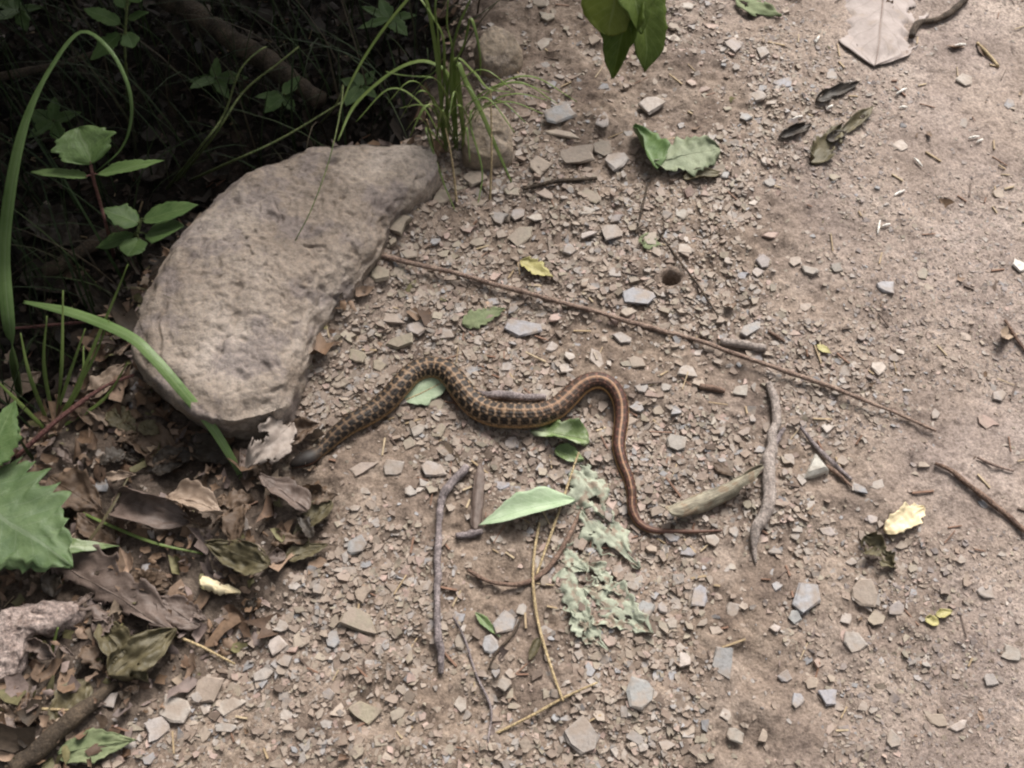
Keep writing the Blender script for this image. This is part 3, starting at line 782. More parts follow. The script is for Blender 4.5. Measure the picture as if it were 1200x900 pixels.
stick('straw_stalk', [(632, 613), (626, 650), (625, 690), (632, 735), (645, 780), (660, 822)], [1.6, 1.8, 1.9, 1.9, 1.8, 1.5], M['straw'], 'thin dry yellow straw stalk lying over the curved brown leaf stalk', cat='straw', n=60, sides=6, rough=.05, seed=11, sink=-.5)
stick('straw_stalk', [(580, 860), (620, 840), (660, 818), (700, 800)], [1.5, 1.8, 1.6, 1.2], M['straw'], 'dry straw stalk lying crosswise at the lower end of the long straw', cat='straw', n=30, sides=6, seed=12)
stick('straw_stalk', [(628, 675), (655, 600), (668, 560), (678, 530)], [1.2, 1.6, 1.6, 1.2], M['straw'], 'dry straw stalk leaning past the tip of the pale folded leaf', cat='straw', n=30, sides=6, seed=13, sink=-.8)
stick('thin_twig', [(530, 720), (545, 750), (558, 790), (575, 830), (572, 870)], [1.3, 1.6, 1.6, 1.4, 1.2], M['purplewood'], 'hair-thin dark twig beside the lower end of the dark bent twig', cat='twig', n=40, sides=6, seed=14)
stick('thin_twig', [(612, 722), (600, 745), (582, 765), (572, 785)], [1.2, 1.8, 1.6, 1.0], M['darkwood'], 'short dark thin twig lying over blue-grey stones below the folded leaf', cat='twig', n=30, sides=6, seed=15)
stick('bent_twig', [(1096, 543), (1112, 550), (1135, 568), (1165, 592), (1205, 625)], [2, 3, 3.2, 3.2, 3], M['stick'], 'thin brown twig with a bent end on bare clay', cat='twig', n=50, seed=16)
stick('thin_twig', [(938, 500), (955, 522), (978, 545), (998, 562)], [2, 3, 3.4, 2], M['purplewood'], 'dark broken twig pointing past the white triangular stone', cat='twig', n=30, seed=17)
stick('thin_twig', [(968, 545), (985, 558), (998, 570)], [2.2, 2.6, 1.5], M['stick'], 'short brown twig end lying beside the white triangular stone', cat='twig', n=20, seed=18)
stick('thin_twig', [(1178, 375), (1190, 395), (1203, 412)], [1.5, 2, 1.6], M['stick'], 'tiny brown twig lying alone on bare clay', cat='twig', n=16, sides=7, seed=19)
stick('thin_twig', [(1145, 536), (1165, 545), (1188, 552)], [1.4, 2, 1.2], M['pinkbark'], 'tiny pinkish twig beside the bent thin brown twig', cat='twig', n=16, sides=7, seed=20)
stick('thin_twig', [(770, 270), (800, 310), (822, 340), (842, 372)], [1, 1.5, 1.4, 1], M['darkwood'], 'hair-thin dark stem running past the small hole in the dirt', cat='twig', n=40, sides=6, seed=21)
stick('thin_twig', [(612, 222), (650, 213), (700, 209)], [2, 2.6, 2], M['darkwood'], 'dark reddish twig lying among tan chips below the squared stone', cat='twig', n=24, sides=7, seed=22)
stick('thin_twig', [(820, 452), (835, 455), (849, 459)], [3, 4, 2.5], M['stick'], 'stumpy brown bit of bark above the forked driftwood', cat='bark', n=14, seed=23)
stick('thin_twig', [(900, 388), (910, 394), (920, 400)], [1.6, 2.2, 1.5], M['stick'], 'tiny brown twig beside the short stubby stick', cat='twig', n=12, seed=24)
stick('thin_twig', [(760, 213), (752, 245), (745, 275)], [1, 1.4, 1], M['darkwood'], 'hair-thin dark stem under the two-toned crumpled green leaf', cat='twig', n=24, sides=6, seed=25)
stick('dark_branch', [(18, 902), (60, 864), (100, 829), (136, 800)], [11, 11, 9.5, 4], M['logwood'], 'thick dark damp branch lying under the leaf litter', cat='branch', n=50, sides=14, rough=.09, seed=26)
stick('straw_stalk', [(-10, 830), (40, 831), (95, 833)], [2, 2.2, 1.6], M['straw'], 'bright yellow straw crossing the thick dark damp branch', cat='straw', n=24, sides=6, seed=27, sink=-2.5)
stick('thin_twig', [(205, 745), (240, 760), (275, 778)], [1.6, 2, 1.5], M['straw'], 'pale thin twig lying across the olive dead leaves', cat='twig', n=24, sides=7, seed=28, sink=-2)
stick('thin_twig', [(176, 695), (178, 725), (175, 756)], [2.2, 2.4, 2], M['pinkbark'], 'short grey-brown twig standing over the olive crumpled leaf', cat='twig', n=16, sides=7, seed=29, sink=-3)
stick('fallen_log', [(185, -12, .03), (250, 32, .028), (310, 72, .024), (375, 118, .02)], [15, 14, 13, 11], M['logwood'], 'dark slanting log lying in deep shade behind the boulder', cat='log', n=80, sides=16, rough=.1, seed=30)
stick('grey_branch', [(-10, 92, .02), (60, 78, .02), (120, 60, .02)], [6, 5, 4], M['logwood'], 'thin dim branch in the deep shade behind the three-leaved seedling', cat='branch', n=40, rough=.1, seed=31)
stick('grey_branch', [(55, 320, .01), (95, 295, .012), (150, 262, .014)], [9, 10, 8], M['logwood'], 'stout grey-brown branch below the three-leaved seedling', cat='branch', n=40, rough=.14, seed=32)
stick('red_stem', [(15, 385, .03), (60, 381, .035), (105, 377, .035)], [1.8, 2, 1.6], M['redstem'], 'thin red stem sticking out level beside the broad bent grass blade', cat='stem', n=24, sides=7, seed=33)
stick('red_stem', [(20, 535, .006), (70, 490, .012), (120, 455, .02), (156, 440, .03)], [2.6, 2.8, 2.6, 1.8], M['redstem'], 'dull red stem slanting over the litter up to the boulder', cat='stem', n=40, sides=7, seed=34)
stick('dark_twig', [(1068, 44), (1075, 28), (1095, 24), (1118, 12), (1135, -6)], [4, 4, 3.4, 4, 3], M['darkwood'], 'crooked dark twig at the edge of the large pale dead leaf', cat='twig', n=40, rough=.2, seed=35)
stick('fallen_stalk', [(1145, 50), (1158, 64), (1170, 78)], [1.5, 2.2, 1.8], M['straw'], 'short pale straw bit on clay near the large pale dead leaf', cat='straw', n=16, sides=6, seed=36)

# ------------------------------------------------------------------ leaves
def profile(shape, t):
    if shape == 'ovate': return np.sin(math.pi * t ** .72) ** .85
    if shape == 'lance': return np.sin(math.pi * t ** .8) ** 1.15
    if shape == 'round': return np.sin(math.pi * t) ** .6
    if shape == 'lobed': return np.sin(math.pi * t ** .62) ** .8 * (.72 + .28 * np.cos(2 * math.pi * (t * 3.0 - .1)))
    if shape == 'taper': return np.clip(t * 12, 0, 1) ** .5 * (1 - .75 * t ** 1.6) * np.clip((1 - t) * 8, 0, 1) ** .5
    if shape == 'strip': return np.clip(np.minimum(t, 1 - t) * 6, 0, 1) ** .5
def leaf_mesh(A, B, W, shape='ovate', nu=30, nv=13, fold=0.0, curl=0.0, bend=0.0, wave=.06, serr=None, seed=0, tear=None, roll=0.0, edge=.28, crease=0.0):
    A, B = np.asarray(A, float), np.asarray(B, float)
    t = np.linspace(0, 1, nu); s = np.linspace(-1, 1, nv)
    wt = profile(shape, np.clip(t, .004, .996)) * W / 2
    wt = wt * (1 + edge * (vnoise(t * 9 + seed * 5.3, t * 0 + seed, 210) + .6 * vnoise(t * 23 + seed, t * 0 + seed, 211)))
    if serr: wt = wt * (1 + serr[1] * (((t * serr[0]) % 1.0) - .5) * 1.6)
    TT, SS = np.meshgrid(t, s, indexing='ij')
    ys = SS * wt[:, None]
    if curl:
        thc = curl * ys / (W / 2); Rr = W / 2 / curl
        y, z = Rr * np.sin(thc), Rr * (1 - np.cos(thc))
    else: y, z = ys, np.zeros_like(ys)
    z = z + fold * np.abs(y)
    z = z + wave * W * 1.6 * (fbm(TT * 3 + seed * 7.7, SS * 1.6 + seed * 3.1, 3, 200 + seed % 50)) * (.25 + np.abs(SS))
    if crease: z = z + crease * W * np.abs(fbm(TT * 7 + seed * 1.3, SS * 5 + seed, 2, 250))
    y = y + .05 * W * fbm(TT * 4 + seed, SS * 2, 2, 300)
    ph = bend * (.5 - t)
    dt = 1 / (nu - 1)
    xc = np.r_[0, np.cumsum(np.cos((ph[1:] + ph[:-1]) / 2))] * dt
    zc = np.r_[0, np.cumsum(np.sin((ph[1:] + ph[:-1]) / 2))] * dt
    Lc = np.linalg.norm(B - A) / max(xc[-1], .2)
    lx = xc[:, None] * Lc - np.sin(ph)[:, None] * z
    lz = zc[:, None] * Lc + np.cos(ph)[:, None] * z
    Xa = (B - A) / np.linalg.norm(B - A)
    Ya = np.cross((0, 0, 1), Xa); Ya /= np.linalg.norm(Ya) + 1e-9
    Za = np.cross(Xa, Ya)
    Y2 = Ya * math.cos(roll) + Za * math.sin(roll); Z2 = -Ya * math.sin(roll) + Za * math.cos(roll)
    V = (A + lx[..., None] * Xa + y[..., None] * Y2 + lz[..., None] * Z2).reshape(-1, 3)
    F = []
    for i in range(nu - 1):
        for j in range(nv - 1):
            if tear is not None:
                tm, sm = (t[i] + t[i + 1]) / 2, (s[j] + s[j + 1]) / 2
                if fbm(np.array(tm * 4.2 + seed * 3.3), np.array(sm * 2.4 + seed), 3, 400) > tear - .25 * abs(sm): continue
            F.append((i * nv + j, (i + 1) * nv + j, (i + 1) * nv + j + 1, i * nv + j + 1))
    uv = np.c_[TT.ravel(), SS.ravel() * .5 + .5]
    return V, F, uv, (nu, nv)
def prune(V, F, uv):
    used = sorted({i for f in F for i in f}); mp = {k: i for i, k in enumerate(used)}
    return V[used], [tuple(mp[i] for i in f) for f in F], uv[used]
def ground_leaf(name, b, tp, wpx, mat, label, cat='leaf', group=None, lift=0.0, rib=None, parent=None, press=6, **kw):
    A, B = gat(b[0], b[1], lift, True), gat(tp[0], tp[1], lift, True)
    k = pxm((b[0] + tp[0]) / 2, (b[1] + tp[1]) / 2)
    A0z = (A[2] + B[2]) / 2
    V, F, uv, (nu, nv) = leaf_mesh([A[0], A[1], A0z], [B[0], B[1], A0z], wpx * k, **kw)
    g = Hs(V[:, 0], V[:, 1])
    V[:, 2] += (g - A0z) * .8
    d = V[:, 2] - H(V[:, 0], V[:, 1])
    V[:, 2] -= np.percentile(d, press) - .0016 - lift
    mid = V.reshape(nu, nv, 3)[:, nv // 2].copy()
    V, F, uv = prune(V, F, uv)
    o = obj(name, V, F, mat, parent, uv=uv, solid=.00035)
    if parent is None: tag(o, label, cat, group)
    if rib is not None:
        rm, rp = rib
        mid[:, 2] += .0002
        tv_, tf_ = tube(mid, np.linspace(rp, rp * .3, len(mid)) * k, 6)
        obj('midrib', tv_, tf_, rm, o)
    return o
# fallen leaves one can tell apart
ground_leaf('green_leaf', (673, 588), (561, 618), 40, M['palefold'], 'pale green folded leaf lying underside up below the snake', fold=.35, curl=.8, wave=.05, bend=.5, seed=1, roll=.25, rib=(M['palefold'], .9), shape='lance', lift=.002)
ground_leaf('green_leaf', (690, 520), (622, 508), 40, M['midgreen'], 'crumpled bright green leaf touching the underside of the snake', fold=.2, curl=1.3, wave=.16, bend=.4, seed=2, roll=.2, rib=(M['greenstem'], .8))
ground_leaf('green_leaf', (650, 530), (684, 541), 22, M['midgreen'], 'small torn green leaf piece tucked by the crumpled bright green leaf', curl=.8, wave=.15, seed=3)
ground_leaf('green_leaf', (474, 473), (532, 445), 34, M['paleleaf'], 'smooth pale green leaf under the first bend of the snake', fold=.1, wave=.03, seed=4, roll=.1, rib=(M['straw'], 1.0), shape='ovate')
for i, (b, t, w_, tr, lb) in enumerate([
    ((662, 668), (690, 740), 46, .12, 'tattered grey-green leaf scrap at the end of the curved brown stalk'),
    ((684, 690), (765, 745), 44, .16, 'largest tattered grey-green leaf scrap, beside blue-grey stones'),
    ((682, 600), (750, 668), 42, .14, 'tattered grey-green leaf scrap below the thinning tail of the snake'),
    ((672, 548), (708, 610), 42, .10, 'tattered grey-green leaf scrap between pale folded leaf and snake'),
    ((690, 665), (728, 700), 30, .08, 'smallest tattered grey-green leaf scrap above the largest one'),
    ((655, 640), (690, 672), 32, .2, 'rounded tattered grey-green leaf scrap touching the curved brown stalk'),
    ((668, 715), (712, 765), 26, .12, 'narrow tattered grey-green leaf scrap lowest of the cluster')]):
    ground_leaf('leaf_scrap', b, t, w_, M['greygreen'], lb, wave=.16, tear=tr + .2, edge=.8, crease=.15, seed=10 + i, nu=36, nv=19, press=25)
ground_leaf('small_leaf', (557, 719), (586, 748), 11, M['midgreen'], 'small fresh green leaflet beside two blue-grey stones', wave=.1, fold=.4, seed=20, shape='lance')
ground_leaf('small_leaf', (632, 750), (620, 776), 14, M['deadolive'], 'small olive bud-like leaf beside the long straw', curl=1.4, seed=21)
ground_leaf('yellow_leaf', (610, 309), (648, 328), 20, M['yellow'], 'small yellow-green leaf above the long brown stick', wave=.14, curl=.5, seed=22, serr=(5, .3))
ground_leaf('mossy_leaf', (542, 384), (592, 366), 24, M['mossy'], 'small dull mossy-green leaf below the long brown stick', wave=.12, seed=23, serr=(6, .3))
ground_leaf('mossy_leaf', (748, 283), (775, 290), 22, M['mossy'], 'grey-green leaf flake pressed into gravel left of the small hole'.replace('left of', 'above'), wave=.08, seed=24, tear=.2)
two = ground_leaf('two_tone_leaf', (766, 196), (842, 180), 54, M['dullgreen'], 'two-toned crumpled leaf, one half dark green and one half pale', wave=.08, seed=25, serr=(8, .18), rib=(M['dullgreen'], 1.0), lift=.001, shape='round', crease=.12)
ground_leaf('dark_half', (768, 203), (742, 152), 40, M['fresh'], '', parent=two, wave=.12, fold=.5, curl=.8, seed=26, roll=.5, lift=.003)
ground_leaf('dead_leaf', (800, 212), (846, 206), 20, M['deadolive'], 'small curled olive dead leaf beneath the two-toned crumpled leaf', curl=1.5, wave=.1, seed=27)
ground_leaf('bark_strip', (563, 547), (557, 624), 15, M['deadpurple'], 'faded pinkish strip of bark half sunk beside the dark bent twig', cat='bark', shape='strip', curl=-.9, wave=.1, bend=.2, seed=36, edge=.5, crease=.2)
ground_leaf('dead_leaf', (1046, -70), (1022, 79), 118, M['paledead'], 'large pale pinkish dead leaf lying flat on the clay', wave=.05, seed=37, edge=.45, tear=.66, crease=.04, nu=60, nv=29, lift=0, press=30, shape='round', rib=(M['pinkbark'], .9))
# rolled dry leaf (a tube of leaf) by the snake's tail
ground_leaf('rolled_leaf', (778, 606), (890, 556), 46, M['curl'], 'dry grey-brown leaf rolled into a tube beside the snake tail', curl=2.5, wave=.1, bend=.6, edge=.5, crease=.06, seed=28, roll=2.9, shape='taper', nv=25, rib=None, press=3, lift=.003)
ground_leaf('bark_flake', (835, 546), (860, 560), 14, M['dead'], 'small rusty brown bark flake beside the rolled dry leaf', cat='bark', wave=.1, seed=29)
ground_leaf('cream_leaf', (1036, 625), (1082, 595), 30, M['cream'], 'bright cream-yellow dry leaf scrap with a notched edge', wave=.12, curl=.6, seed=30, shape='round', edge=.6, crease=.15)
ground_leaf('dead_leaf', (1010, 632), (1048, 668), 34, M['deadolive'], 'crumpled brown dead leaf beside the bright cream leaf scrap', wave=.25, curl=1.1, seed=31, roll=.3, tear=.35, edge=.8, crease=.3)
ground_leaf('yellow_leaf', (1082, 727), (1098, 733), 15, M['yellow'], 'small yellow petal-like scrap on trodden clay below the cream scrap', curl=1.0, wave=.12, seed=32, shape='round')
ground_leaf('yellow_leaf', (1095, 723), (1114, 718), 12, M['yellow'], 'narrow ochre scrap touching the small yellow petal-like scrap', curl=.9, wave=.12, seed=33)
ground_leaf('yellow_leaf', (956, 407), (972, 417), 9, M['yellow'], 'tiny pale yellow leaf bit above the white triangular stone', wave=.1, seed=34)
for i, (b, t, w_, m_, cu, lb) in enumerate([
    ((950, 193), (985, 150), 34, 'deadolive', .8, 'olive-brown decayed leaf pressed flat below the large pale dead leaf'),
    ((985, 160), (1022, 128), 18, 'deadolive', 1.2, 'small curled decayed leaf end above the flat olive-brown one'),
    ((912, 165), (950, 150), 20, 'deaddark', 1.7, 'blackened curled leaf nearest the two-toned crumpled leaf'),
    ((955, 122), (1005, 100), 22, 'deaddark', 1.7, 'blackened curled leaf just below the large pale dead leaf'),
    ((968, 168), (990, 158), 18, 'deaddark', 1.5, 'small black leaf curl on the flat olive-brown decayed leaf')]):
    ground_leaf('decayed_leaf', b, t, w_, M[m_], lb, wave=.22, curl=cu, seed=40 + i, roll=.3, tear=.5)
ground_leaf('decayed_leaf', (860, 4), (915, 22), 26, M['mossy'], 'dull green-brown leaf half buried in the gravel near the large pale dead leaf', wave=.15, seed=47, tear=.4)
for i, (x, y, a, l) in enumerate([(1030, 266, 1.4, 16), (1038, 264, .3, 10), (1054, 226, .5, 14), (1076, 190, -.8, 14), (1141, 161, .2, 13), (1056, 107, .5, 14), (1058, 126, .1, 10), (934, 138, .3, 13), (972, 126, .6, 9), (1125, 53, .1, 13), (958, 46, 1.0, 9), (1148, 165, .5, 8)]):
    dx, dy = math.cos(a) * l / 2, -math.sin(a) * l / 2
    stick('petal_bit', [(x - dx, y - dy), (x, y - .6), (x + dx, y + dy)], [.9, 1.7, 1.0], M['white'], 'tiny white petal bit dropped on the bare clay', cat='petal', group='white petal bits on the clay', n=10, sides=6, seed=60 + i, sink=-.2)

# litter by the boulder: the leaves one can tell apart
LL = [((342, 498), (288, 553), 46, 'deadpale', dict(curl=.7, wave=.2, tear=.34, roll=-.5, bend=.6), 'pale torn dead leaf tilted up beside the head of the snake', .012),
      ((362, 602), (305, 560), 40, 'deadpurple', dict(curl=1.0, wave=.08, roll=.5), 'smooth pinkish-brown dead leaf below the pale torn leaf', .010),
      ((135, 588), (225, 612), 62, 'deadpurple', dict(curl=1.7, wave=.06, roll=.35, bend=.7), 'cupped purplish dead leaf with a dark hollow, in the litter', .010),
      ((200, 588), (262, 606), 42, 'deadtan', dict(curl=1.3, wave=.16, roll=-.35, bend=.8), 'ruffled tan dead leaf lying in the hollow of the cupped leaf', .014),
      ((318, 668), (245, 640), 48, 'deadolive', dict(curl=1.4, wave=.22, roll=-.3, tear=.45), 'crumpled olive-grey dead leaf with a black hollow beneath', .010),
      ((290, 595), (275, 645), 42, 'dead', dict(curl=1.2, wave=.12, roll=.5), 'dark brown dead leaf beside the crumpled olive-grey one', .008),
      ((62, 655), (210, 745), 86, 'deadpurple', dict(curl=.5, wave=.12, roll=.1, tear=.42, edge=.5), 'largest flat purplish-brown dead leaf beneath the lobed green leaf', .006),
      ((390, 590), (345, 628), 30, 'deadolive', dict(curl=.9, wave=.08, roll=.2), 'olive-green dead leaf at the litter edge below the snake head', .004),
      ((335, 655), (385, 640), 24, 'deadolive', dict(curl=.6, wave=.15, roll=-.1), 'narrow olive dead leaf edge on the gravel side of the litter', .003),
      ((128, 792), (208, 738), 52, 'deadolive', dict(curl=1.1, wave=.26, roll=.3, tear=.45), 'large crumpled olive dead leaf above the round tan stone', .012),
      ((120, 735), (175, 800), 40, 'deadolive', dict(curl=.9, wave=.25, roll=-.2), 'folded olive-brown dead leaf under the large crumpled olive one', .008),
      ((235, 735), (180, 700), 40, 'deadpurple', dict(curl=.8, wave=.12), 'greyish-purple dead leaf beside the cream bark chip', .006),
      ((105, 800), (60, 870), 44, 'deadolive', dict(curl=.5, wave=.12), 'flat olive dead leaf under the bright yellow straw', .002),
      ((70, 885), (160, 868), 36, 'mossy', dict(curl=.3, wave=.08), 'flat mossy-green dead leaf beside the thick dark branch', .002),
      ((150, 500), (215, 545), 44, 'dead', dict(curl=.7, wave=.14), 'brown dead leaf lying in the shade under the boulder', .004),
      ((60, 560), (120, 600), 50, 'dead', dict(curl=.6, wave=.14), 'brown dead leaf lying beside the lobed green leaf', .004),
      ((100, 470), (150, 430), 34, 'deadtan', dict(curl=.8, wave=.16), 'pale tan dead leaf at the corner of the boulder', .006),
      ((180, 555), (230, 530), 36, 'deaddark', dict(curl=1.0, wave=.18), 'black wet dead leaf above the cupped purplish leaf', .004),
      ((95, 605), (140, 640), 40, 'dead', dict(curl=.9, wave=.14), 'rusty brown dead leaf below the green leaf tip', .004),
      ((225, 520), (275, 545), 34, 'deaddark', dict(curl=.8, wave=.15), 'dark curled dead leaf in the shadow under the boulder front', .003),
      ((130, 480), (160, 510), 28, 'deadolive', dict(curl=.3, wave=.08), 'small flat yellowish-olive leaf scrap below the boulder corner', .006),
      ((165, 498), (188, 510), 20, 'deadolive', dict(curl=.2, wave=.06), 'square olive leaf scrap beneath the bent grass blade', .007),
      ((40, 250), (95, 290), 60, 'deaddark', dict(curl=.6, wave=.12), 'dim brown dead leaf on the bank under the seedling', .006),  # this and the next three: brown leaves painted near-black as shade
      ((170, 215), (205, 170), 40, 'deaddark', dict(curl=.6, wave=.12), 'dim brown dead leaf standing in shade behind the seedling', .01),
      ((30, 320), (80, 345), 46, 'deaddark', dict(curl=.8, wave=.14), 'dim dark dead leaf lying below the stout grey-brown branch', .005),
      ((95, 330), (130, 370), 34, 'deaddark', dict(curl=.8, wave=.14), 'dim blackish dead leaf beneath the thin level red stem', .005),
      ((0, 480), (50, 440), 40, 'deadtan', dict(curl=.9, wave=.14), 'pale dead leaf beside the base of the tall grass blade', .005),
      ((330, 520), (375, 500), 34, 'dead', dict(curl=.7, wave=.2), 'brown dead leaf shreds between boulder and snake neck', .004)]
for i, (b, t, w_, m_, kw, lb, lift) in enumerate(LL):
    ground_leaf('dead_leaf', b, t, w_, M[m_], lb, seed=80 + i, crease=.16, lift=lift, nu=34, nv=17, rib=(M[m_], .9), **kw)
LIT = [('the lobed toothed leaf', 40, 600), ('the cupped purplish leaf', 180, 600), ('the pale torn leaf', 312, 525), ('the largest purplish leaf', 140, 705), ('the crumpled olive-grey leaf', 280, 650), ('the rotten bark chunk', 30, 740), ('the thick dark branch', 80, 850), ('the boulder corner', 150, 450),
       ('the cream bark chip', 260, 690), ('the small grass clump', 62, 480), ('the large crumpled olive leaf', 168, 765), ('the smooth pinkish-brown leaf', 335, 582), ('the boulder front', 250, 505), ('the stout grey-brown branch', 100, 300), ('the level red stem', 60, 380)]
def near_litter(px, py):
    return ' lying nearest ' + min(LIT, key=lambda l: (l[1] - px) ** 2 + (l[2] - py) ** 2)[0]
LM = [('dead', 'small crumpled brown dead leaf', 'crumpled brown dead leaves in the litter'), ('deadtan', 'small crumpled tan dead leaf', 'crumpled tan dead leaves in the litter'),
      ('deaddark', 'small blackened dead leaf', 'blackened dead leaves in the litter'), ('deadpurple', 'small crumpled grey-purple dead leaf', 'grey-purple dead leaves in the litter')]
rl = random.Random(55); got = 0
while got < 64:
    px, py = rl.uniform(0, 385), rl.uniform(300, 880)
    p = at(px, py)
    if float(litter(p[0], p[1])) < .6 or (px > 150 and py < 480): continue
    m_, lb, gp = LM[rl.choices(range(4), [.42, .14, .24, .2])[0]]
    a = rl.uniform(0, 6.28); l = rl.uniform(18, 46)
    ground_leaf('crumpled_leaf', (px, py), (px + math.cos(a) * l, py + math.sin(a) * l * .8), l * rl.uniform(.4, .75), M[m_], lb + near_litter(px, py), group=gp + near_litter(px, py), seed=400 + got, lift=rl.uniform(.001, .008), curl=rl.uniform(.4, 1.7), wave=rl.uniform(.14, .34), roll=rl.uniform(-.5, .5), bend=rl.uniform(-.4, .9), tear=rl.uniform(.3, .6), edge=.7, crease=.2, nu=20, nv=11)
    got += 1
# cream bark chip, rotten bark, cone
ground_leaf('bark_chip', (238, 680), (284, 698), 26, M['cream'], 'cream-yellow curled bark chip like a short roll in the litter', cat='bark', curl=1.9, roll=2.7, wave=.12, shape='taper', edge=.6, crease=.15, seed=120, lift=.004, nv=19)
tag(rock_from_outline('rotten_bark', [(-30, 735), (5, 712), (30, 702), (58, 702), (90, 708), (84, 726), (58, 738), (34, 748), (26, 775), (10, 800), (-30, 806)], [.022, .024, .024, .024, .020, .018, .018, .02, .02, .016, .016], (20, 738), M['bark'], .004, .05, .0055, 61, 160, 50, 18, under=.35),
    'flaky pale rotten bark chunk in the leaf litter', 'bark')
cone = empty('seed_cone', gat(168, 684))
cc = gat(168, 684, .009)
k = 0
for i in range(7):
    for j in range(7):
        k += 1
        a = 2 * math.pi * (j + .5 * (i % 2)) / 7; el = -0.6 + i * .3
        d = np.array([math.cos(a) * math.cos(el), math.sin(a) * math.cos(el), math.sin(el)])
        A = cc + d * np.array([.006, .004, .003]); B = cc + d * np.array([.0165, .011, .0085]) + np.array([.001, 0, -.001])
        V, F, uv, _ = leaf_mesh(A, B, .0062, nu=5, nv=5, curl=.9, wave=.1, seed=k)
        obj('cone_scale', V, F, M['dead'], cone, uv=uv)
tag(cone, 'small brown decayed seed cone lying on the purplish leaf', 'cone')

# litter crumbs: a mass
NLc = 16000
def lit_d(x, y):
    return np.clip(litter(x, y) * 1.0 + .012, 0, 1)
lxy = scatter(NLc, lit_d, (-.9, .6), (-.42, .75))
ls = np.clip(RNG.lognormal(math.log(.0072), .55, NLc), .002, .024)
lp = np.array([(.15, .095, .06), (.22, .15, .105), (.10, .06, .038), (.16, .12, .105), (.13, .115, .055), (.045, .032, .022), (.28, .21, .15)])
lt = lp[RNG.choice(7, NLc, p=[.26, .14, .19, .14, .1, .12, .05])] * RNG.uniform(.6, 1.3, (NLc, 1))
shade_crumbs = ditch(lxy[:, 0], lxy[:, 1]) > .40                    # crumbs in the hollow coloured near-black to stand for its shade
lt[shade_crumbs] = np.array([(.024, .017, .012), (.045, .031, .022), (.014, .01, .007)])[RNG.choice(3, shade_crumbs.sum())]
a = RNG.uniform(0, 6.28, NLc); asp = RNG.uniform(.3, .8, NLc)
V = np.zeros((NLc, 9, 3))
tiltx, tilty = RNG.normal(0, .35, NLc), RNG.normal(0, .35, NLc)
cv = RNG.uniform(-.5, .5, NLc)
hh = H(lxy[:, 0], lxy[:, 1]) + RNG.uniform(0, .009, NLc) * np.clip(litter(lxy[:, 0], lxy[:, 1]), .1, 1)
for q_, (i, j) in enumerate([(i, j) for i in (-1, 0, 1) for j in (-1, 0, 1)]):
    f1 = RNG.uniform(.45, 1.35, NLc) * (.9 if i and j else 1)
    lx, ly = i * .5 * ls * f1, j * .5 * ls * asp * f1
    V[:, q_, 0] = lxy[:, 0] + lx * np.cos(a) - ly * np.sin(a)
    V[:, q_, 1] = lxy[:, 1] + lx * np.sin(a) + ly * np.cos(a)
    V[:, q_, 2] = hh + tiltx * lx + tilty * ly + cv * ls * (i * i + j * j) * .5 + RNG.normal(0, .07, NLc) * ls
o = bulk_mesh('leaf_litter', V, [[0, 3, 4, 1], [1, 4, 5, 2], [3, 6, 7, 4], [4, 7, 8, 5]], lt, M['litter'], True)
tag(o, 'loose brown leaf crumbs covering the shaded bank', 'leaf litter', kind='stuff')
# pine-needle and straw slivers on the path
NN_ = 1100
nxy = scatter(NN_, lambda x, y: np.clip(.25 + .9 * np.exp(-(((x - .05) / .12) ** 2 + ((y + .1) / .1) ** 2)), 0, 1))
ln = RNG.uniform(.004, .017, NN_); a = RNG.uniform(0, 6.28, NN_); wd = RNG.uniform(.0003, .0007, NN_)
V = np.zeros((NN_, 8, 3))
for q_, (i, s_, zz) in enumerate([(-1, -1, 0), (-1, 1, 0), (1, 1, 0), (1, -1, 0), (-1, -1, 1), (-1, 1, 1), (1, 1, 1), (1, -1, 1)]):
    ex, ey = nxy[:, 0] + i * ln / 2 * np.cos(a), nxy[:, 1] + i * ln / 2 * np.sin(a)
    V[:, q_, 0] = ex - s_ * wd * np.sin(a); V[:, q_, 1] = ey + s_ * wd * np.cos(a)
    V[:, q_, 2] = H(ex, ey) + .0012 + (zz - .6) * wd * 2
nt_ = np.array([(.30, .22, .13), (.18, .10, .065), (.36, .28, .18), (.09, .06, .045)])[RNG.choice(4, NN_, p=[.3, .35, .15, .2])]
o = bulk_mesh('needle_debris', V, [[0, 1, 2, 3], [4, 7, 6, 5], [0, 4, 5, 1], [1, 5, 6, 2], [2, 6, 7, 3], [3, 7, 4, 0]], nt_, M['litter'])
tag(o, 'thin dry needles and straw slivers strewn over the gravel', 'needles', kind='stuff')

# ------------------------------------------------------------------ grass blades and plants
def blade_mesh(P, wid, n=40, keel=.35, tw=0.0):
    C = spline(P, n)
    T, Sd, U = frames(C)
    t = np.linspace(0, 1, n)
    w_ = np.interp(t, np.linspace(0, 1, len(wid)), wid) / 2
    V = []
    for i in range(n):
        a = tw * t[i]
        s_ = Sd[i] * math.cos(a) + U[i] * math.sin(a); u_ = U[i] * math.cos(a) - Sd[i] * math.sin(a)
        V += [C[i] - s_ * w_[i] + u_ * w_[i] * keel, C[i], C[i] + s_ * w_[i] + u_ * w_[i] * keel]
    F = []
    for i in range(n - 1):
        for j in (0, 1): F.append((i * 3 + j, i * 3 + j + 1, (i + 1) * 3 + j + 1, (i + 1) * 3 + j))
    uv = np.c_[np.repeat(t * .1, 3), np.tile([.1, .5, .9], n)]
    return np.array(V), F, uv
def P3(L):       # photo pixel + height above ground level
    return [at(a, b_, z) for a, b_, z in L]
def root(px, py):
    return gat(px, py, -.003)
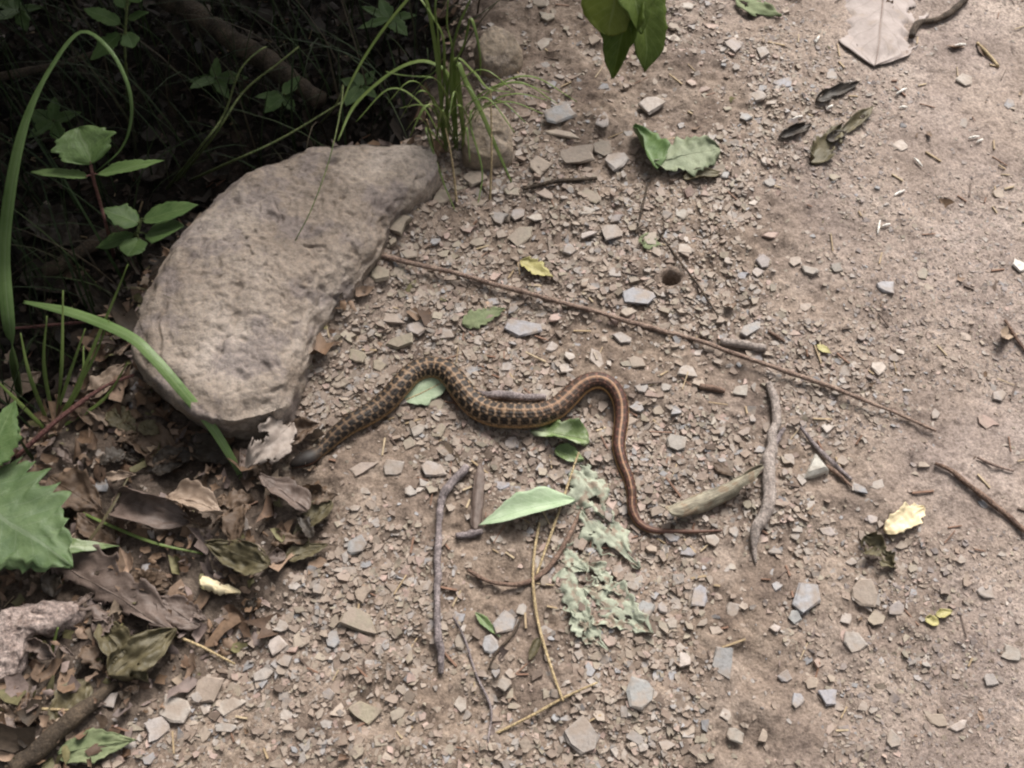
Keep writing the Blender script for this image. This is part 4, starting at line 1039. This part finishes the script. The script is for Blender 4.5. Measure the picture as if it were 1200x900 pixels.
def blade(name, L, wpx, mat, label=None, parent=None, rooted=True, **kw):
    pts = P3(L)
    if rooted: pts[0] = root(L[0][0], L[0][1])
    k = pxm(L[len(L) // 2][0], L[len(L) // 2][1], L[len(L) // 2][2])
    V, F, uv = blade_mesh(pts, np.array(wpx) * k, **kw)
    o = obj(name, V, F, mat, parent, uv=uv, solid=.0003, base=pts[0])
    if parent is None: tag(o, label, 'grass')
    return o
blade('wild_grass', [(26, 470, 0), (14, 400, .03), (6, 310, .07), (14, 220, .11), (32, 140, .14), (60, 80, .155), (95, 38, .16), (128, 58, .155), (150, 100, .14), (154, 140, .12), (142, 175, .10), (112, 202, .08)], [11, 13, 15, 16, 16, 16, 13, 6, 5, 4.4, 4, 2], M['thickblade'], 'tall broad grass blade arching over into a thin hooked tip', n=90)
blade('wild_grass', [(286, 566, .0), (276, 545, .012), (248, 500, .035), (215, 460, .055), (180, 420, .065), (150, 394, .068), (90, 369, .066), (28, 354, .06)], [6, 10, 12, 13, 13, 13, 12, 4], M['thickblade'], 'broad green grass blade slanting down across the boulder face', n=60)
blade('wild_grass', [(75, 590, 0), (120, 612, .012), (180, 636, .016), (238, 649, .008)], [2, 3.4, 3.6, 2], M['blade'], 'thin green grass stalk lying over the dead leaf litter', n=40)
blade('wild_grass', [(58, 782, 0), (62, 760, .01), (68, 735, .02)], [4, 4.5, 2], M['blade'], 'short green grass shoot beside the rotten bark', n=16)
blade('wild_grass', [(60, 690, 0), (100, 640, .012), (128, 600, .02), (150, 560, .018)], [3, 4, 4, 2], M['deadolive'], 'dull olive grass stalk crossing the largest purplish leaf', n=30)
# small grass clump by the boulder corner
cl = empty('grass_clump', root(62, 500))
for L in ([(62, 500, 0), (85, 430, .03), (100, 385, .05)], [(58, 500, 0), (35, 440, .03), (24, 390, .05)], [(65, 502, 0), (52, 430, .04), (55, 370, .07)], [(66, 500, 0), (95, 450, .02), (98, 405, .03)],
          [(60, 505, 0), (105, 430, .04), (128, 375, .07)], [(64, 505, 0), (120, 470, .02), (150, 425, .05)], [(64, 500, 0), (72, 440, .05), (74, 340, .09)], [(55, 505, 0), (20, 470, .02), (-10, 440, .04)], [(70, 500, 0), (130, 360, .06), (150, 310, .09)]):
    blade('blade', L, [4, 5, 1.5], M['blade'], parent=cl, n=20)
tag(cl, 'loose clump of thin green grass by the boulder corner', 'grass')
# grass tuft at the path edge
tu = empty('grass_tuft', root(530, 178))
kn = (525, 66, .10)
for i, (L, wd) in enumerate([
    ([(530, 178, 0), (527, 110, .06), (520, 50, .11), (508, 22, .13), (495, 2, .14), (480, -16, .14)], [4, 4.5, 4, 3.4, 3, 2]),
    ([(530, 176, 0), (526, 90, .08), (535, 40, .12), (553, -4, .15)], [4, 4.6, 4.6, 3]),
    ([(532, 178, 0), (530, 100, .07), (545, 50, .11), (552, 22, .13), (562, 60, .11), (563, 88, .09)], [4, 4.6, 4, 3.6, 3.4, 1.5]),
    ([(528, 178, 0), (522, 95, .07), (505, 74, .08), (480, 75, .08), (450, 92, .075), (415, 125, .065), (396, 165, .06)], [4, 5, 5, 5, 4.6, 4, 1.6]),
    ([(526, 178, 0), (512, 60, .10), (495, -10, .15), (478, 0, .145), (440, 48, .12), (412, 95, .10), (396, 136, .085)], [3, 4, 4.6, 5, 4.6, 3.4, 1.4]),
    ([(532, 178, 0), (527, 78, .09), (545, 95, .08), (565, 135, .055), (582, 175, .03), (600, 215, .004)], [4, 6, 6.5, 6.5, 5, 2]),
    ([(532, 178, 0), (530, 74, .09), (555, 85, .08), (572, 104, .07), (598, 108, .06)], [3, 4, 4, 3.6, 1.4]),
    ([(530, 178, 0), (520, 60, .10), (510, 10, .14), (515, -15, .15)], [3, 4, 3.4, 2]),
    ([(530, 178, 0), (527, 70, .09), (524, 30, .12), (525, 0, .14)], [3, 3, 2.6, 1.6]),
    ([(531, 178, 0), (524, 85, .08), (500, 90, .07), (470, 88, .075), (452, 84, .08)], [3, 3.6, 3, 2.4, 1.2]),
    ([(531, 178, 0), (545, 130, .03), (552, 150, .03), (565, 200, .012), (560, 240, .002)], [2, 2.6, 2.4, 2, 1]),
    ([(528, 178, 0), (500, 150, .03), (510, 185, .025), (520, 215, .012), (533, 246, .002)], [2, 2.6, 2.4, 2.2, 1])]):
    wd = np.array(wd) * 1.0; wd[0] *= .4
    L = [(L[0][0] + (i * 7 % 12) * 2.4 - 13, L[0][1] + (i * 5 % 7) * 2 - 8, 0), (L[1][0] + (i * 7 % 12) * 1.4 - 7, L[1][1], L[1][2])] + L[2:]
    blade('blade', L, wd, M['blade'], parent=tu, n=44)
for L in ([(536, 245, 0), (530, 190, .03), (522, 150, .05)], [(508, 170, .0), (503, 150, .02), (500, 140, .03)], [(574, 240, 0), (576, 180, .03), (575, 105, .065)]):
    C = spline(np.array([root(*L[0][:2])] + P3(L[1:])), 20)
    V, F = tube(C, np.linspace(1.4, .8, 20) * pxm(530, 180), 6)
    obj('stalk', V, F, M['straw'], tu)
rt = random.Random(91)
for i in range(22):
    a = rt.uniform(-2.7, .5); l = rt.uniform(45, 130); bx = 530 + rt.uniform(-22, 14); by = 172 + rt.uniform(-16, 10)
    hm = rt.uniform(.05, .12)
    kx = bx + math.cos(a) * l * .3
    blade('blade', [(bx, by, 0), (kx, by - l * .45, hm * .7), (bx + math.cos(a) * l * .7, by - l * .72 + l * .1, hm), (bx + math.cos(a) * l * 1.15, by - l * .55 + rt.uniform(-10, 40), hm * rt.uniform(.5, .95))], [1.4, 3, 2.6, 1], M['blade'], parent=tu, n=26)
tag(tu, 'green grass tuft rooted between boulder and squared tan stone', 'grass')
# thin stalk hanging over the boulder
sk = np.vstack([spline(np.array([root(372, 150)] + P3([(395, 120, .07), (402, 100, .09), (398, 135, .09), (385, 190, .085), (365, 245, .075), (346, 282, .062)])), 60)])
V, F = tube(sk, np.linspace(1.3, .7, 60) * pxm(380, 200, .07), 6)
tag(obj('grass_stalk', V, F, M['greenstem'], base=sk[0]), 'hair-thin dark grass stalk curving over the boulder top', 'grass')
# slender light green stalks in the shade above the boulder's left edge
for i, (L, lb) in enumerate([([(195, 222, 0), (235, 172, .04), (262, 135, .06), (280, 85, .09), (300, 62, .10), (312, 55, .10)], 'pale green stalk curving up behind the boulder toward the log'),
                             ([(205, 215, 0), (250, 160, .05), (285, 108, .08), (325, 75, .10), (350, 55, .11)], 'straighter pale green stalk rising behind the boulder past the log'),
                             ([(222, 212, .0), (270, 190, .03), (330, 162, .045), (400, 120, .06)], 'dark green stalk running along the back edge of the boulder')]):
    pts = [root(*L[0][:2])] + P3(L[1:])
    C = spline(np.array(pts), 50)
    V, F = tube(C, np.linspace(2.2, 1.0, 50) * pxm(260, 140, .05), 7)
    tag(obj('grass_stalk', V, F, M['greenstem'], base=C[0]), lb, 'grass')

def plant(name, base_px, stem_px, leaves, mat, stem_mat, label, cat='plant', srad=(2.2, 1.4)):
    e = empty(name, root(*base_px))
    pts = [root(*base_px)] + P3(stem_px)
    C = spline(np.array(pts), 40)
    k = pxm(*base_px)
    V, F = tube(C, np.linspace(srad[0], srad[1], 40) * k, 8, .06)
    obj('stem', V, F, stem_mat, e)
    for i, lf in enumerate(leaves):
        b, t, w_, kw = lf[:4]
        A, B = at(*b), at(*t)
        kw = dict(dict(wave=.05, fold=.15, seed=len(label) + i * 3), **kw)
        V, F, uv, (nu, nv) = leaf_mesh(A, B, w_ * k, **kw)
        lo = obj('leaf', V, F, lf[4] if len(lf) > 4 else mat, e, uv=uv, solid=.0003)
        near = C[np.argmin(np.linalg.norm(C - A, axis=1))]
        if np.linalg.norm(near - A) > .0015:
            V, F = tube(spline(np.array([near, (near + A) / 2 + [0, 0, .002], A + (B - A) * .03]), 10), .8 * k, 6)
            obj('petiole', V, F, stem_mat, lo)
    tag(e, label, cat)
    return e
plant('seedling', (134, 302), [(126, 270, .03), (118, 240, .055), (110, 212, .08), (106, 192, .092)],
      [((107, 192, .093), (92, 150, .105), 62, dict(shape='round', fold=.25, bend=.3)), ((102, 208, .086), (36, 201, .092), 26, dict(serr=(9, .12), roll=.5)), ((114, 205, .086), (192, 188, .095), 26, dict(serr=(9, .12), roll=-.3))],
      M['thickblade'], M['redstem'], 'three-leaved green seedling on a reddish stem in the shade', srad=(2.4, 1.8))
plant('leafy_weed', (165, 300), [(160, 280, .02), (165, 258, .04)],
      [((162, 262, .04), (120, 245, .05), 34, dict(roll=.2)), ((168, 258, .04), (232, 240, .05), 30, dict()), ((163, 280, .03), (150, 300, .035), 30, dict(shape='round')), ((172, 275, .03), (215, 265, .04), 40, dict(roll=-.2)), ((158, 275, .03), (112, 290, .02), 22, dict(shape='lance'))],
      M['fresh'], M['greenstem'], 'low weed with broad round green leaves against the boulder', srad=(2.4, 2))
plant('leafy_weed', (150, 130), [(148, 85, .06), (146, 50, .09), (148, 20, .11), (150, -15, .13)],
      [((141, 28, .10), (98, 10, .11), 20, dict(serr=(7, .12))), ((141, 40, .095), (106, 70, .085), 24, dict(serr=(7, .12))), ((150, 22, .105), (174, 14, .11), 12, dict()), ((148, 38, .098), (156, 56, .09), 20, dict(shape='round')), ((146, 10, .11), (140, -14, .12), 18, dict()), ((150, 0, .12), (180, -10, .12), 18, dict())],
      M['fresh'], M['greenstem'], 'serrated-leaved weed growing in deep shade behind the tall grass blade')
plant('lobed_plant', (-30, 590), [(-24, 570, .03), (-15, 556, .045)],
      [((-60, 560, .045), (84, 664, .042), 122, dict(shape='ovate', serr=(9, .22), nu=79, nv=17, fold=-.12, wave=.07, seed=5, edge=.3, crease=.05), M['lobed']), ((-18, 548, .05), (18, 470, .06), 44, dict(serr=(9, .14), roll=.4, seed=6)), ((-5, 640, .03), (140, 640, .016), 22, dict(shape='lance', seed=8), M['midgreen'])],
      M['fresh'], M['greenstem'], 'plant with a large lobed toothed green leaf over the litter')
# scattered dim undergrowth plants in the shade
for i, (bx, by, hgt, lb) in enumerate([(330, 130, .05, 'small dim weed in the gap between log and boulder'), (60, 160, .05, 'dim little weed behind the tall arching grass blade'), (420, 120, .05, 'small dim weed at the back of the boulder under the grass'),
                                      (250, 110, .04, 'dim low weed growing beside the middle of the shaded log'), (20, 30, .05, 'dim weed growing beyond the thin shaded branch'), (455, 40, .05, 'dim leafy weed in the thicket behind the grass tuft')]):
    r = random.Random(300 + i)
    g0 = gat(bx, by)[2]
    lv = []
    for j in range(5):
        a = j * 2.4 + r.random(); l = r.uniform(24, 42)
        z0 = g0 + hgt * (.5 + .1 * j)
        lv.append(((bx + 2, by - 18, z0), (bx + math.cos(a) * l, by - 18 - math.sin(a) * l * .7, z0 + r.uniform(-.008, .012)), r.uniform(14, 22), dict(seed=300 + i * 7 + j)))
    plant('undergrowth_weed', (bx, by), [(bx + 1, by - 9, g0 + hgt * .5), (bx + 3, by - 20, g0 + hgt)], lv, M['fresh'], M['greenstem'], lb)
# drooping sapling leaves at the top edge of the path
sp_ = plant('drooping_sapling', (650, -150), [(660, -170, .08), (690, -120, .13), (720, -60, .13), (745, -22, .105)],
      [((726, -44, .118), (714, 42, .075), 60, dict(fold=.05, bend=.3, shape='round', edge=.1), M['yellowgreen']), ((748, -18, .105), (718, 92, .045), 42, dict(fold=.45, bend=.3, roll=.4, shape='ovate')), ((752, -20, .10), (756, 84, .05), 44, dict(fold=.3, bend=.4, roll=-.3, shape='ovate')), ((735, -40, .115), (752, 40, .085), 34, dict(fold=.3, bend=.4))],
      M['drop'], M['greenstem'], 'drooping broad green leaves of a sapling hanging over the gravel', srad=(3, 1.6))

# thicket of dim grass, one mass
NB = 3600
bxy = scatter(NB, lambda x, y: np.clip(ditch(x, y), 0, 1) * (sstep(-.2, .15, y) * .9 + .1), (-1.1, .1), (-.2, 1.1))
# keep the blades off the boulder
ok_ = []
for x, y in bxy:
    px, py = proj(x, y)
    ok_.append(not (140 < px < 520 and 150 < py < 500))
bxy = bxy[np.array(ok_)]; NB = len(bxy)
g0 = H(bxy[:, 0], bxy[:, 1])
hh = RNG.uniform(.05, .19, NB); a = RNG.uniform(0, 6.28, NB); ben = RNG.uniform(.2, .9, NB); wd = RNG.uniform(.0009, .0026, NB)
V = np.zeros((NB, 14, 3))
for i in range(7):
    t = i / 6
    ex = bxy[:, 0] + np.cos(a) * hh * ben * t ** 1.7; ey = bxy[:, 1] + np.sin(a) * hh * ben * t ** 1.7
    ez = g0 + hh * (t - .35 * ben * t ** 2.2)
    for s_ in (0, 1):
        V[:, i * 2 + s_] = np.c_[ex - np.sin(a) * wd * (s_ * 2 - 1) * (1 - t ** 2) * .5, ey + np.cos(a) * wd * (s_ * 2 - 1) * (1 - t ** 2) * .5, ez]
gt = np.array([(.028, .048, .015), (.042, .062, .02), (.055, .055, .025), (.06, .046, .028)])[RNG.choice(4, NB, p=[.4, .3, .15, .15])] * RNG.uniform(.5, 1.1, (NB, 1))  # greens and browns lowered, shade painted into the blades
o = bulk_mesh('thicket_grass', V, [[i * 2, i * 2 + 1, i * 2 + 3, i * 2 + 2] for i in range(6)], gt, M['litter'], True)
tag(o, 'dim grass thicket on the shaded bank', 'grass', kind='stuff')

# ------------------------------------------------------------------ unseen shrubs added to block sky and sun and keep the bank dark
def shade_shrub(base, centre, rad, nl, seed, label):
    r = np.random.default_rng(seed)
    base = np.array([base[0], base[1], float(H(base[0], base[1])) - .01]); centre = np.array(centre); rad = np.array(rad)
    e = empty('shade_shrub', base)
    for i in range(5):
        tip = centre + rad * r.uniform(-.5, .5, 3)
        mid_ = (base + tip) / 2 + r.normal(0, .04, 3) + np.array([0, 0, .08])
        C = spline(np.array([base + r.normal(0, .01, 3) * [1, 1, 0], mid_, tip]), 24)
        V, F = tube(C, np.linspace(.009, .003, 24), 8, .08, seed + i)
        obj('stem', V, F, M['logwood'], e)
    d = r.normal(0, 1, (nl * 3, 3)); d /= np.linalg.norm(d, axis=1)[:, None]
    P = centre + d * rad * (r.uniform(.05, 1, (nl * 3, 1)) ** .45)
    px, py = proj(P[:, 0], P[:, 1], P[:, 2])
    dep = (P[:, 1] - CAM[1]) * AF[1] + (P[:, 2] - CAM[2]) * AF[2]
    k = ((py < -40) | (px < -70) | (dep < .051)) & (P[:, 2] > .07)  # leaves kept only out of view, where they block light
    P = P[k][:nl]; n = len(P)
    L = r.uniform(.035, .06, n); W = L * r.uniform(.4, .55, n)
    x = r.normal(0, 1, (n, 3)) * [1, 1, .5]; x /= np.linalg.norm(x, axis=1)[:, None]
    y = np.cross(np.array([0, 0, 1.0]) + r.normal(0, .35, (n, 3)), x); y /= np.linalg.norm(y, axis=1)[:, None]
    z = np.cross(x, y)
    V = np.zeros((n, 8, 3))
    for i, (tx, sy, zz) in enumerate([(0, 0, 0), (.3, -.42, .06), (.3, 0, 0), (.3, .42, .06), (.7, -.36, .02), (.7, 0, -.04), (.7, .36, .02), (1, 0, -.14)]):
        V[:, i] = P + x * (tx - .5) * L[:, None] + y * sy * W[:, None] + z * zz * L[:, None]
    g = np.array([(.05, .10, .03), (.075, .13, .04), (.06, .11, .045)])[r.choice(3, n)] * r.uniform(.7, 1.2, (n, 1))
    o = bulk_mesh('crown', V - base, [[0, 1, 2], [0, 2, 3], [1, 4, 5, 2], [2, 5, 6, 3], [4, 7, 5], [5, 7, 6]], g, M['litter'], True)
    o.parent = e
    tag(e, label, 'shade_shrub')
SH = [((-.60, .62), (-.56, .52, .42), (.40, .36, .34), 6500, 'unseen bush added to shade the bank behind the fallen log'),
      ((-.14, .88), (-.13, .80, .46), (.33, .25, .30), 5000, 'unseen bush added for shade behind the grass tuft'),
      ((-.95, .30), (-.82, .22, .42), (.30, .36, .34), 4500, 'unseen bush added for shade beyond the three-leaved seedling'),
      ((-.95, -.12), (-.84, -.10, .36), (.26, .32, .32), 1500, 'unseen bush added for shade beyond the lobed toothed leaf'),
      ((-1.15, -.75), (-1.05, -.75, .55), (.45, .40, .55), 2200, 'unseen bush added to block sky on the bank behind the viewer'),
      ((-.6, -1.6), (-.55, -1.6, .8), (.6, .45, .8), 2600, 'tall unseen bush added to block sky at the bend of the bank'),
      ((.9, -1.9), (.9, -1.9, .9), (.8, .45, .9), 2800, 'tall unseen bush added to block sky across the trail behind the viewer'),
      ((-.9, .95), (-.75, .85, .6), (.5, .4, .5), 5500, 'tallest unseen bush added to shade the back of the bank')]
for i, (b, c_, r_, n_, lb) in enumerate(SH): shade_shrub(b, c_, r_, n_, 700 + i, lb)
